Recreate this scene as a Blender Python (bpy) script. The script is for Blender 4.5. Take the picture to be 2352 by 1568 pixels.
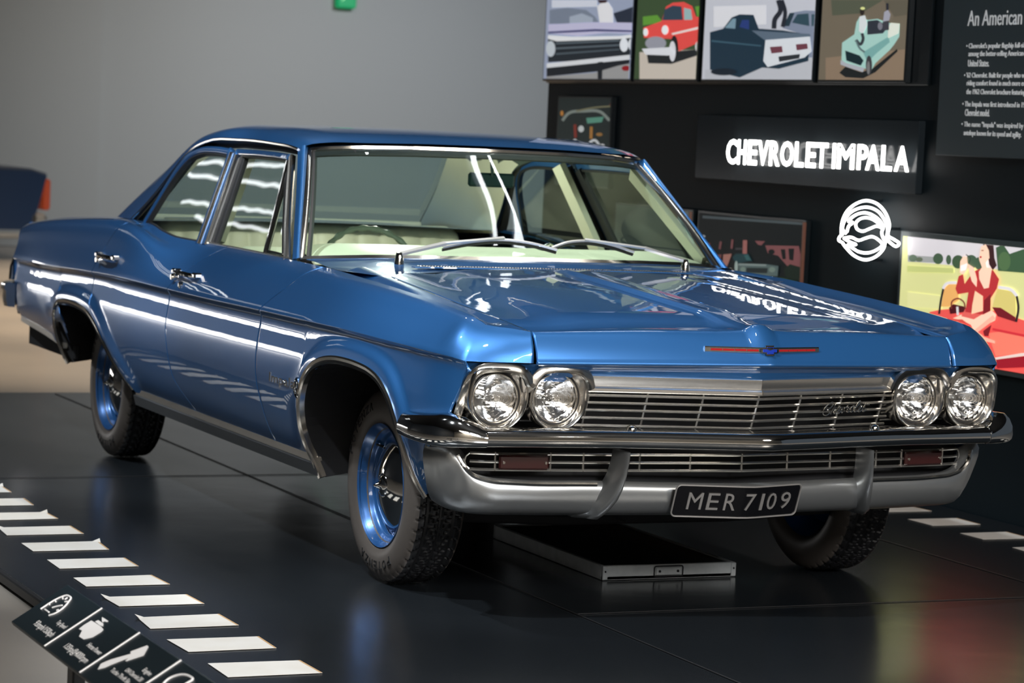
import bpy, math, random
import numpy as np
from mathutils import Vector, Matrix
random.seed(7)
S = bpy.context.scene
COL = S.collection
for o in list(bpy.data.objects):
    bpy.data.objects.remove(o)

# ------------------------------------------------------------------ camera
CP = np.array([7.63939361, -3.91378023, 1.42244966])
YAW, PITCH, ROLL, FPX = 2.71241611, -0.0791735515, 0.0461083532, 6116.54
def cam_axes():
    d = np.array([math.cos(PITCH)*math.cos(YAW), math.cos(PITCH)*math.sin(YAW), math.sin(PITCH)])
    r = np.cross(d, [0, 0, 1]); r /= np.linalg.norm(r); u = np.cross(r, d)
    return math.cos(ROLL)*r+math.sin(ROLL)*u, -math.sin(ROLL)*r+math.cos(ROLL)*u, d
CR, CU, CD = cam_axes()
cam = bpy.data.cameras.new('camera'); camo = bpy.data.objects.new('camera', cam); COL.objects.link(camo)
camo.matrix_world = Matrix(((CR[0], CU[0], -CD[0], CP[0]), (CR[1], CU[1], -CD[1], CP[1]), (CR[2], CU[2], -CD[2], CP[2]), (0, 0, 0, 1)))
cam.sensor_width = 36; cam.lens = FPX/2352*36; cam.clip_end = 200
cam.dof.use_dof = True; cam.dof.focus_distance = 7.55; cam.dof.aperture_fstop = 5.6
S.camera = camo

# ------------------------------------------------------------------ world, exposure, lamps
S.view_settings.view_transform = 'Standard'; S.view_settings.look = 'None'
S.view_settings.gamma = 1; S.view_settings.use_curve_mapping = False
S.view_settings.exposure = 0.12
w = bpy.data.worlds.new('world'); S.world = w; w.use_nodes = True
w.node_tree.nodes['Background'].inputs[0].default_value = (.55, .66, .8, 1)
w.node_tree.nodes['Background'].inputs[1].default_value = .10

def area(name, loc, size, power, color=(1, 1, 1), target=None, rot=(0, 0, 0)):
    l = bpy.data.lights.new(name, 'AREA'); l.shape = 'RECTANGLE'; l.size, l.size_y = size
    l.energy = power; l.color = color
    o = bpy.data.objects.new(name, l); COL.objects.link(o); o.location = loc
    if target is not None:
        o.rotation_euler = (Vector(target)-Vector(loc)).to_track_quat('-Z', 'Y').to_euler()
    else: o.rotation_euler = rot
    return o
def spot(name, loc, target, power, ang=50, color=(1, 1, 1), blend=.5, rad=.05):
    l = bpy.data.lights.new(name, 'SPOT'); l.energy = power; l.color = color
    l.spot_size = math.radians(ang); l.spot_blend = blend; l.shadow_soft_size = rad
    o = bpy.data.objects.new(name, l); COL.objects.link(o); o.location = loc
    o.rotation_euler = (Vector(target)-Vector(loc)).to_track_quat('-Z', 'Y').to_euler()
    return o
LIGHTS = {}
# lamps of the exhibition hall, plus one added cabin spot
area('hall_luminaire', (7.4, -1.0, 3.3), (1.2, 1.2), 330, (.97, .98, 1), target=(.8, -.2, .6))
spot('overhead_spot', (2.6, -1.5, 4.6), (.7, -.7, .8), 160, 40, (.95, .98, 1), rad=.1)
area('ceiling_luminaire', (8.5, 2.5, 4.2), (1.6, .8), 170, (1, .93, .84), target=(.9, .2, .5))
for x, p in ((1.5, 800), (-.8, 780), (-3.2, 700)):       # track spots washing the passenger flank
    spot('overhead_spot', (x+.5, -3.1, 4.6), (x, -.95, .95), p, 44, (.86, .93, 1), rad=.06)
for i, x in enumerate((-4.6, -2.4, -.2, 2.0)):          # small ceiling panels over the car
    area('ceiling_panel', (x, .2, 4.6), (.30, .10), 6, (.92, .96, 1))
spot('overhead_spot', (.4, 1.5, 4.7), (-1.7, -.35, .9), 560, 30, (1, .97, .88))  # added to brighten the cabin, no known lamp there
spot('hall_spot', (-14.0, 7.6, 4.9), (-20, 7.2, .1), 1000, 84, (.96, .96, 1), rad=.12, blend=1)
spot('hall_spot', (-15.0, 4.4, 4.9), (-20, 4.6, .2), 300, 80, (1, .90, .80), rad=.12, blend=1)
spot('hall_spot', (-7.2, 1.2, 5.0), (-7.6, .7, 0), 1500, 58, (1, .80, .58), rad=.08, blend=.9)
spot('hall_spot', (-10.5, 2.2, 5.0), (-10.8, 1.7, 0), 2600, 62, (1, .80, .58), rad=.08, blend=.9)
spot('hall_spot', (-14.5, 3.2, 5.0), (-15, 2.8, 0), 2000, 62, (1, .82, .62), rad=.08, blend=.9)
area('hall_luminaire', (10.5, -4.0, 4.9), (4, 3), 330, (1, .92, .82))

# ------------------------------------------------------------------ materials
def sRGB(r, g, b):
    f = lambda c: (c/255/12.92) if c/255 <= .04045 else ((c/255+.055)/1.055)**2.4
    return (f(r), f(g), f(b), 1)
def mat(name, col, metal=0, rough=.5, coat=0, coat_rough=.03, emit=None, estr=0, spec=.5, bump=None, var=None, alpha=None):
    m = bpy.data.materials.new(name); m.use_nodes = True
    nt = m.node_tree; b = nt.nodes['Principled BSDF']
    b.inputs['Base Color'].default_value = col
    b.inputs['Metallic'].default_value = metal; b.inputs['Roughness'].default_value = rough
    b.inputs['Coat Weight'].default_value = coat; b.inputs['Coat Roughness'].default_value = coat_rough
    b.inputs['Specular IOR Level'].default_value = spec
    if emit: b.inputs['Emission Color'].default_value = emit; b.inputs['Emission Strength'].default_value = estr
    tc = nt.nodes.new('ShaderNodeTexCoord')
    if var:   # (scale, amount, second colour): noise mottling of the base colour
        n = nt.nodes.new('ShaderNodeTexNoise'); n.inputs['Scale'].default_value = var[0]; n.inputs['Detail'].default_value = 5
        r = nt.nodes.new('ShaderNodeValToRGB'); r.color_ramp.elements[0].position = .5-var[1]/2; r.color_ramp.elements[1].position = .5+var[1]/2
        r.color_ramp.elements[0].color = col; r.color_ramp.elements[1].color = var[2]
        nt.links.new(tc.outputs['Object'], n.inputs['Vector']); nt.links.new(n.outputs['Fac'], r.inputs[0]); nt.links.new(r.outputs[0], b.inputs['Base Color'])
    if bump:  # (scale, strength)
        n = nt.nodes.new('ShaderNodeTexNoise'); n.inputs['Scale'].default_value = bump[0]; n.inputs['Detail'].default_value = 4
        bp = nt.nodes.new('ShaderNodeBump'); bp.inputs['Strength'].default_value = bump[1]; bp.inputs['Distance'].default_value = bump[2] if len(bump) > 2 else .02
        nt.links.new(tc.outputs['Object'], n.inputs['Vector']); nt.links.new(n.outputs['Fac'], bp.inputs['Height']); nt.links.new(bp.outputs[0], b.inputs['Normal'])
        if coat and len(bump) > 3: nt.links.new(bp.outputs[0], b.inputs['Coat Normal'])
    return m
PAINT = mat('blue_paint', (.027, .138, .37, 1), .60, .38, 1.0, .012, bump=(2.6, .10, .010, 1))
PAINT.node_tree.nodes['Principled BSDF'].inputs['Coat IOR'].default_value = 1.7
PAINT.node_tree.nodes['Principled BSDF'].inputs['Specular IOR Level'].default_value = .6
CHROME = mat('chrome', (.80, .79, .76, 1), 1, .06, bump=(9, .05, .01))
TRIM = mat('bright_trim', (.70, .67, .62, 1), 1, .17)
SATIN = mat('satin_silver', (.40, .41, .41, 1), .85, .33)
BLACK = mat('black_void', (.004, .004, .005, 1), 0, .8)
RUBBER = mat('rubber', (.012, .012, .013, 1), 0, .5)
TYRE = mat('tyre_rubber', (.085, .072, .062, 1), 0, .40, bump=(60, .1, .003))
TREAD = mat('tyre_tread', (.008, .008, .009, 1), 0, .5)
TYREL = mat('tyre_letter', (.004, .004, .004, 1), 0, .6)
WHEELP = mat('wheel_paint', (.018, .09, .26, 1), .35, .3, 1, .02)
CREAM = mat('cream_vinyl', (.70, .69, .53, 1), 0, .45, bump=(30, .15, .004))
CREAM2 = mat('cream_trim', (.42, .45, .36, 1), 0, .6)
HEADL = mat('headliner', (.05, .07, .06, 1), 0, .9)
WHEELG = mat('steering_plastic', (.16, .20, .15, 1), 0, .3)
RED = mat('red_enamel', (.35, .01, .012, 1), 0, .15, 1)
BLUEE = mat('blue_enamel', (.01, .03, .25, 1), 0, .15, 1)
LAMPR = mat('lamp_red', (.032, .004, .004, 1), 0, .2, .6)
GRILM = mat('grille_metal', (.74, .71, .66, 1), .95, .21)
def glass(name, tint, wavy=0, gloss=.08, rough=0.0, body=(0, 0, 0, 1), bodyf=0.0):
    m = bpy.data.materials.new(name); m.use_nodes = True; nt = m.node_tree; nt.nodes.clear()
    out = nt.nodes.new('ShaderNodeOutputMaterial'); tr = nt.nodes.new('ShaderNodeBsdfTransparent'); tr.inputs[0].default_value = tint
    gl = nt.nodes.new('ShaderNodeBsdfGlossy'); gl.inputs['Roughness'].default_value = rough
    lw = nt.nodes.new('ShaderNodeLayerWeight'); lw.inputs[0].default_value = .5
    pw = nt.nodes.new('ShaderNodeMath'); pw.operation = 'POWER'; pw.inputs[1].default_value = 4
    ad = nt.nodes.new('ShaderNodeMath'); ad.operation = 'MULTIPLY_ADD'; ad.inputs[1].default_value = .95; ad.inputs[2].default_value = .05
    mx = nt.nodes.new('ShaderNodeMixShader')
    if wavy:
        tc = nt.nodes.new('ShaderNodeTexCoord'); nz = nt.nodes.new('ShaderNodeTexNoise'); nz.inputs['Scale'].default_value = 3.2; nz.inputs['Detail'].default_value = 1
        bp = nt.nodes.new('ShaderNodeBump'); bp.inputs['Strength'].default_value = wavy; bp.inputs['Distance'].default_value = .02
        nt.links.new(tc.outputs['Object'], nz.inputs['Vector']); nt.links.new(nz.outputs['Fac'], bp.inputs['Height']); nt.links.new(bp.outputs[0], gl.inputs['Normal'])
    nt.links.new(lw.outputs['Facing'], pw.inputs[0]); nt.links.new(pw.outputs[0], ad.inputs[0]); nt.links.new(ad.outputs[0], mx.inputs[0])
    nt.links.new(tr.outputs[0], mx.inputs[1]); nt.links.new(gl.outputs[0], mx.inputs[2])
    nt.links.new(mx.outputs[0], out.inputs[0])
    return m
WIPE = mat('wiper_metal', (.62, .61, .58, 1), .6, .28)
GLASS = glass('window_glass', (.80, .91, .85, 1))
SGLASS = glass('side_window_glass', (.80, .91, .85, 1), .035)
LENS = mat('headlamp_glass', (.95, .97, 1, 1), 0, .02); 
b = LENS.node_tree.nodes['Principled BSDF']; b.inputs['Transmission Weight'].default_value = 1; b.inputs['IOR'].default_value = 1.45
REFL = mat('reflector', (.85, .85, .84, 1), 1, .12)

# ------------------------------------------------------------------ helpers
def tag(o, label=None, cat=None, group=None, kind=None):
    if label: o['label'] = label
    if cat: o['category'] = cat
    if group: o['group'] = group
    if kind: o['kind'] = kind
    return o
def empty(name, loc=(0, 0, 0)):
    o = bpy.data.objects.new(name, None); COL.objects.link(o); o.location = loc; o.empty_display_size = .1
    return o
def mk(name, V, F, m, parent=None, smooth=True, angle=32, fm=None):
    me = bpy.data.meshes.new(name)
    me.from_pydata([tuple(map(float, v)) for v in V], [], [tuple(f) for f in F])
    for mm in (m if isinstance(m, (list, tuple)) else [m]): me.materials.append(mm)
    if fm is not None: me.polygons.foreach_set('material_index', fm)
    me.validate(); me.update()
    if smooth:
        me.polygons.foreach_set('use_smooth', [True]*len(me.polygons)); me.set_sharp_from_angle(angle=math.radians(angle))
    o = bpy.data.objects.new(name, me); COL.objects.link(o)
    if parent:
        o.parent = parent
        if any(parent.location): 
            pm = parent; off = Vector((0, 0, 0))
            while pm: off += pm.location; pm = pm.parent
            me.transform(Matrix.Translation(-off))
    return o
class MB:
    """collects shapes for one mesh"""
    def __init__(s): s.V = []; s.F = []; s.M = []
    def add(s, V, F, mi=0):
        n = len(s.V); s.V += [tuple(v) for v in V]; s.F += [tuple(i+n for i in f) for f in F]; s.M += [mi]*len(F); return s
    def box(s, c, d, mi=0, bev=0, rot=None):
        x, y, z = (q/2 for q in d); b = min(bev, x*.9, y*.9, z*.9)
        if b <= 0:
            V = [(i*x, j*y, k*z) for i in (-1, 1) for j in (-1, 1) for k in (-1, 1)]
            F = [(0, 1, 3, 2), (4, 6, 7, 5), (0, 4, 5, 1), (2, 3, 7, 6), (0, 2, 6, 4), (1, 5, 7, 3)]
        else:
            V = []; idx = {}
            for i in (-1, 1):
                for j in (-1, 1):
                    for k in (-1, 1):
                        for a in range(3):
                            p = [i*(x-b), j*(y-b), k*(z-b)]; p[a] = (i*x, j*y, k*z)[a]; idx[(i, j, k, a)] = len(V); V.append(tuple(p))
            F = []
            for a in range(3):
                o1, o2 = [q for q in range(3) if q != a]
                for sg in (-1, 1):
                    q = []
                    for u, v in ((-1, -1), (1, -1), (1, 1), (-1, 1)):
                        t = [0, 0, 0]; t[a] = sg; t[o1] = u; t[o2] = v; q.append(idx[(*t, a)])
                    F.append(tuple(q))
            for a in range(3):
                o1, o2 = [q for q in range(3) if q != a]
                for u in (-1, 1):
                    for v in (-1, 1):
                        t0 = [0, 0, 0]; t1 = [0, 0, 0]; t0[a] = -1; t1[a] = 1; t0[o1] = t1[o1] = u; t0[o2] = t1[o2] = v
                        F.append((idx[(*t0, o1)], idx[(*t1, o1)], idx[(*t1, o2)], idx[(*t0, o2)]))
            for i in (-1, 1):
                for j in (-1, 1):
                    for k in (-1, 1): F.append(tuple(idx[(i, j, k, a)] for a in range(3)))
        R = rot or Matrix.Identity(3)
        return s.add([tuple(R @ Vector(v)+Vector(c)) for v in V], F, mi)
    def sweep(s, P, prof, up=(0, 0, 1), closed=False, caps=True, mi=0, scale=None, pclosed=True):
        """prof: list of (side, up) offsets; side = tangent x up"""
        P = [Vector(p) for p in P]; n = len(P); k = len(prof); V = []; up = Vector(up)
        for i, p in enumerate(P):
            if closed: t = P[(i+1) % n]-P[i-1]
            else: t = P[min(i+1, n-1)]-P[max(i-1, 0)]
            t.normalize(); a = t.cross(up); 
            if a.length < 1e-6: a = Vector((1, 0, 0))
            a.normalize(); b = a.cross(t)
            sc = scale[i] if scale else 1
            for (u, v) in prof: V.append(tuple(p+a*u*sc+b*v*sc))
        F = []
        for i in range(n if closed else n-1):
            j = (i+1) % n
            for q in range(k if pclosed else k-1):
                r = (q+1) % k; F.append((i*k+q, j*k+q, j*k+r, i*k+r))
        if caps and not closed and pclosed: F += [tuple(range(k))[::-1], tuple((n-1)*k+q for q in range(k))]
        return s.add(V, F, mi)
    def sweepv(s, P, profs, up=(0, 0, 1)):
        """open sweep whose profile differs at every station"""
        P = [Vector(p) for p in P]; n = len(P); k = len(profs[0]); V = []; up = Vector(up)
        for i, p in enumerate(P):
            t = P[min(i+1, n-1)]-P[max(i-1, 0)]; t.normalize(); a = t.cross(up); a.normalize(); b = a.cross(t)
            for (u, v) in profs[i]: V.append(tuple(p+a*u+b*v))
        F = [(i*k+q, (i+1)*k+q, (i+1)*k+(q+1) % k, i*k+(q+1) % k) for i in range(n-1) for q in range(k)]
        F += [tuple(range(k))[::-1], tuple((n-1)*k+q for q in range(k))]
        return s.add(V, F)
    def tube(s, P, r, n=8, closed=False, mi=0, up=(0, 0, 1), scale=None):
        prof = [(r*math.cos(2*math.pi*i/n), r*math.sin(2*math.pi*i/n)) for i in range(n)]
        return s.sweep(P, prof, up, closed, True, mi, scale)
    def lathe(s, prof, c=(0, 0, 0), axis='y', n=48, mi=0, sg=1, mats=None, close=False):
        """prof: (r, h) pairs along the axis"""
        V = []; F = []; k = len(prof); fmi = []
        for i in range(n):
            a = 2*math.pi*i/n; ca, sa = math.cos(a), math.sin(a)
            for r, h in prof:
                if axis == 'y': V.append((c[0]+r*ca, c[1]+h*sg, c[2]+r*sa))
                elif axis == 'x': V.append((c[0]+h*sg, c[1]+r*ca, c[2]+r*sa))
                else: V.append((c[0]+r*ca, c[1]+r*sa, c[2]+h*sg))
        for i in range(n):
            j = (i+1) % n
            for q in range(k-1):
                F.append((i*k+q, j*k+q, j*k+q+1, i*k+q+1))
        m0 = len(s.F); s.add(V, F, mi)
        if mats:
            for i in range(n):
                for q in range(k-1): s.M[m0+i*(k-1)+q] = mats[q]
        return s
    def build(s, name, m, parent=None, smooth=True, angle=32):
        return mk(name, s.V, s.F, m, parent, smooth, angle, s.M)
def grid_faces(nu, nv, flip=False):
    F = []
    for i in range(nu-1):
        for j in range(nv-1):
            f = (i*nv+j, (i+1)*nv+j, (i+1)*nv+j+1, i*nv+j+1); F.append(f[::-1] if flip else f)
    return F
def cat(P, n, closed=False):
    """centripetal-ish Catmull-Rom through P, n samples per span"""
    P = [np.array(p, float) for p in P]; N = len(P); out = []
    for i in range(N-1):
        p1, p2 = P[i], P[i+1]; p0 = P[i-1] if i > 0 else 2*p1-p2; p3 = P[i+2] if i+2 < N else 2*p2-p1
        d1 = max(np.linalg.norm(p2-p1), 1e-6); d0 = max(np.linalg.norm(p1-p0), 1e-6); d2 = max(np.linalg.norm(p3-p2), 1e-6)
        m1 = ((p1-p0)/d0*d1 + (p2-p1)/d1*d0)/(d0+d1)*d1 if i > 0 else (p2-p1)
        m2 = ((p2-p1)/d1*d2 + (p3-p2)/d2*d1)/(d1+d2)*d1 if i+2 < N else (p2-p1)
        for q in range(n):
            t = q/n; out.append((2*t**3-3*t*t+1)*p1+(t**3-2*t*t+t)*m1+(-2*t**3+3*t*t)*p2+(t**3-t*t)*m2)
    out.append(P[-1]); return out
class Tab:
    """PCHIP table x -> vector"""
    def __init__(s, rows):
        rows = sorted(rows); s.x = np.array([r[0] for r in rows], float); s.y = np.array([r[1:] for r in rows], float)
        h = np.diff(s.x)[:, None]; d = np.diff(s.y, axis=0)/h; m = np.zeros_like(s.y)
        m[0] = d[0]; m[-1] = d[-1]
        for i in range(1, len(s.x)-1):
            a, b = d[i-1], d[i]; w1 = 2*h[i]+h[i-1]; w2 = h[i]+2*h[i-1]
            with np.errstate(divide='ignore', invalid='ignore'):
                v = (w1+w2)/(w1/a+w2/b)
            m[i] = np.where(a*b > 0, v, 0)
        s.m = m
    def __call__(s, x):
        x = min(max(x, s.x[0]), s.x[-1]); i = min(np.searchsorted(s.x, x, 'right')-1, len(s.x)-2); i = max(i, 0)
        h = s.x[i+1]-s.x[i]; t = (x-s.x[i])/h
        r = (2*t**3-3*t*t+1)*s.y[i]+(t**3-2*t*t+t)*h*s.m[i]+(-2*t**3+3*t*t)*s.y[i+1]+(t**3-t*t)*h*s.m[i+1]
        return r if len(r) > 1 else float(r[0])
def mir(V, sg): return [(v[0], v[1]*sg, v[2]) for v in V]
def shell(name, G, m, parent, sg=1, depth=.012, flip=False, edges=(1, 1, 1, 1), angle=None):
    """panel from a grid G[u][v] of points (y>0 half), mirrored by sg, with a turned-in flange on the chosen edges (u0,u1,v0,v1)"""
    A = np.array(G, float); nu, nv = A.shape[:2]
    du = np.gradient(A, axis=0); dv = np.gradient(A, axis=1); N = np.cross(du, dv)
    base = False
    if angle is None: angle = 120 if any(edges) else 35
    L = np.linalg.norm(N, axis=2, keepdims=True); N = N/np.maximum(L, 1e-9)
    Cc = A.mean(axis=(0, 1)) if False else np.array([min(max(A[..., 0].mean(), -3.6), .2), 0, .55])
    if (N*(A-Cc)).sum() < 0: N = -N; base = True     # N points outward
    rows = [A]; 
    P = A
    def ext(P, N, ax, end):
        idx = 0 if end == 0 else -1
        e = np.take(P, [idx], axis=ax); n = np.take(N, [idx], axis=ax)
        e2 = e-n*depth
        return (np.concatenate([e2, P], ax), np.concatenate([n, N], ax)) if end == 0 else (np.concatenate([P, e2], ax), np.concatenate([N, n], ax))
    if edges[0]: P, N = ext(P, N, 0, 0)
    if edges[1]: P, N = ext(P, N, 0, 1)
    if edges[2]: P, N = ext(P, N, 1, 0)
    if edges[3]: P, N = ext(P, N, 1, 1)
    nu, nv = P.shape[:2]
    V = mir(P.reshape(-1, 3), sg)
    return mk(name, V, grid_faces(nu, nv, base ^ (sg < 0)), m, parent, True, angle)
def us(n, e=.004, bias=None):
    """parameter samples 0..1 with tight rows at both ends (edge highlights)"""
    t = list(np.linspace(0, 1, n)); return [0, e]+t[1:-1]+[1-e, 1]
# ================================================================== THE CAR
ROCK = mat('rocker_metal', (.10, .105, .11, 1), .6, .4)
# metres; origin on the ground under the front axle, +x forward, the photographed flank is y<0
car = empty('car')
tag(car, 'blue vintage four-door sedan with chrome grille and four round headlamps on the black platform', 'car')
# --- side rails: x -> (y, z)
C_ = Tab([(-4.45, .925, .733), (-4.1, .945, .737), (-3.6, .972, .748), (-3, .992, .768), (-2.5, .998, .778), (-1.5, 1.0, .780), (-.6, .998, .787), (0, .990, .789), (.3, .980, .785), (.5, .966, .781), (.6, .956, .778), (.70, .932, .773), (.745, .906, .764)])
F_ = Tab([(-4.45, .905, .80), (-4.1, .930, .82), (-3.5, .955, .84), (-2.9, .972, .85), (-2.3, .978, .848), (-1.8, .972, .835), (0, .958, .835), (.5, .935, .82), (.60, .928, .815), (.69, .915, .81)])
H_ = Tab([(-4.45, .890, .868), (-4.3, .895, .893), (-3.9, .905, .930), (-3.5, .915, .955), (-3.1, .918, .978), (-2.75, .920, .990), (-2.55, .920, .984), (-2.4, .922, .965), (-2.27, .925, .940), (-2.1, .932, .908), (-1.95, .935, .890), (-1.7, .934, .883), (-.5, .933, .880), (0, .925, .873), (.45, .902, .860), (.60, .895, .852)])
G_ = Tab([(-4.45, .865, .885), (-4.3, .870, .903), (-3.5, .872, .966), (-2.8, .868, .992), (-2.55, .868, .972), (-2.35, .872, .942), (-2.1, .885, .928), (-1.8, .893, .926), (-.5, .893, .926), (0, .885, .913), (.45, .868, .893), (.60, .860, .882)])
R_ = Tab([(-4.45, .80, .892), (-4.3, .80, .909), (-3.5, .80, .966), (-2.9, .815, .990), (-2.57, .835, .984), (-2.4, .845, .966), (-2.17, .850, .952), (-1.7, .853, .953), (-.9, .855, .950), (-.55, .850, .946), (-.2, .845, .933), (.2, .840, .915), (.45, .838, .899), (.60, .835, .887)])
ZB = Tab([(-4.45, .470), (-4.27, .462), (-3.4, .417), (-3.3, .375), (-2.6, .36), (-2.376, .337), (-.27, .334), (.5, .338), (.545, .36), (.575, .44), (.60, .50), (.69, .59), (.745, .735)])
def low_y(x, z):
    """half-width of the flank below the crease"""
    c, zc = C_(x); t = min(max((z-.335)/(zc-.335), -.1), 1)
    # offsets from the crease half-width at heights t
    tt = LOWT(t)
    return c-tt
LOWT = Tab([(-.1, .090), (0, .072), (.12, .046), (.3, .021), (.45, .0085), (.58, .0040), (.66, .0034), (.73, .0050), (.80, .0085), (.88, .0122), (.945, .0140), (.975, .009), (1, 0)])
FARCH = [(-.318, .285), (-.335, .334), (-.348, .39), (-.353, .444), (-.341, .50), (-.320, .552), (-.285, .600), (-.228, .640), (-.155, .665), (-.06, .680), (.05, .684), (.15, .681), (.245, .671), (.31, .654), (.36, .627), (.40, .590), (.430, .545), (.455, .495), (.476, .44), (.494, .385), (.515, .338)]
RARCH = [(-3.385, .352), (-3.40, .39), (-3.412, .43), (-3.432, .48), (-3.437, .53), (-3.42, .572), (-3.375, .598), (-3.30, .608), (-3.2, .614), (-3.08, .615), (-2.97, .610), (-2.87, .599), (-2.79, .578), (-2.72, .548), (-2.65, .507), (-2.585, .465), (-2.52, .42), (-2.45, .377), (-2.385, .337)]
def arch_dist(x, z):
    d = 9
    for A in (FARCH, RARCH):
        if A[0][0]-.3 < x < A[-1][0]+.3:
            for (a, b), (c, e) in zip(A[:-1], A[1:]):
                l2 = (c-a)**2+(e-b)**2; t = max(0, min(1, ((x-a)*(c-a)+(z-b)*(e-b))/l2))
                d = min(d, math.hypot(x-a-t*(c-a), z-b-t*(e-b)))
    return d
def flare(x, z):
    d = arch_dist(x, z)
    if d > .085: return 0
    t = max(0, min(1, (.085-d)/.04)); return .016*t*t*(3-2*t)
def arch_low(x):
    zb = ZB(x)
    for A, xa, xb in ((FARCH, -.352, .515), (RARCH, -3.435, -2.385)):
        if xa < x < xb:
            pts = [p for p in A]
            # monotone in x upper envelope
            z = None
            for (a, b), (c, e) in zip(pts[:-1], pts[1:]):
                if min(a, c) <= x <= max(a, c) and a != c:
                    q = b+(e-b)*(x-a)/(c-a); z = q if z is None else max(z, q)
            if z: return max(z, zb)
    return zb
def low_pt(x, z): return (x, low_y(x, z)+flare(x, z), z)
def up_pts(x):
    """rail points above the crease at station x"""
    return [np.array([x, *T(x)]) for T in (C_, F_, H_, G_, R_)]
def up_col(P, ts):
    """points along the curve through the 5 rail points, rounded"""
    Q = cat(P, 12); L = [0]
    for a, b in zip(Q[:-1], Q[1:]): L.append(L[-1]+np.linalg.norm(b-a))
    L = np.array(L)/L[-1]; Q = np.array(Q)
    return [np.array([np.interp(t, L, Q[:, k]) for k in range(3)]) for t in ts]
# panel boundaries x(z)
B_FD = Tab([(.30, -.725), (.48, -.765), (.563, -.789), (.692, -.790), (.784, -.770), (.869, -.671), (.952, -.561)])      # fender / front door
B_DD = Tab([(.30, -1.575), (.363, -1.617), (.462, -1.767), (.555, -1.795), (.664, -1.819), (.775, -1.805), (.865, -1.704), (.962, -1.544)])
B_DQ = Tab([(.30, -2.36), (.335, -2.39), (.40, -2.46), (.48, -2.57), (.54, -2.655), (.59, -2.735), (.638, -2.83), (.696, -2.872), (.777, -2.854), (.88, -2.758), (.994, -2.608)])
def side_panel(name, xa, xb, us_, sg, n_low=22, zlow=arch_low, gap=.0034, edges=(1, 1, 1, 1), ka=1):
    """flank panel between boundary functions xa(z) (rear) and xb(z) (front)"""
    vl = us(n_low, .006); vu = us(12, .01)
    G = []
    for u in us_:
        col = []
        def X(z):
            a, b = xa(z)+gap, xb(z)-gap; ar = xa(.785)+gap
            return ar+(a-ar)*(1-u)**ka*(1 if ka > 1 else 0)+(b-ar)*u+((a-ar)*(1-u) if ka == 1 else 0)
        for v in vl[:-2]+[.965, .985, .997]:
            z = .55; x = X(z)
            for _ in range(6):
                zl = zlow(x); zc = C_(x)[1]; z = zl+(zc-zl)*v; x = X(z)
            col.append(low_pt(x, z))
        for v in vu[1:]:
            z = .785+.165*v; x = X(z)
            for _ in range(5):
                p = up_col(up_pts(x), [v])[0]; x = X(p[2])
            p = up_col(up_pts(x), [v])[0]; p[1] += flare(p[0], p[2]); col.append(tuple(p))
        G.append(col)
    return G
def const(v): return lambda z: v
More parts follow.
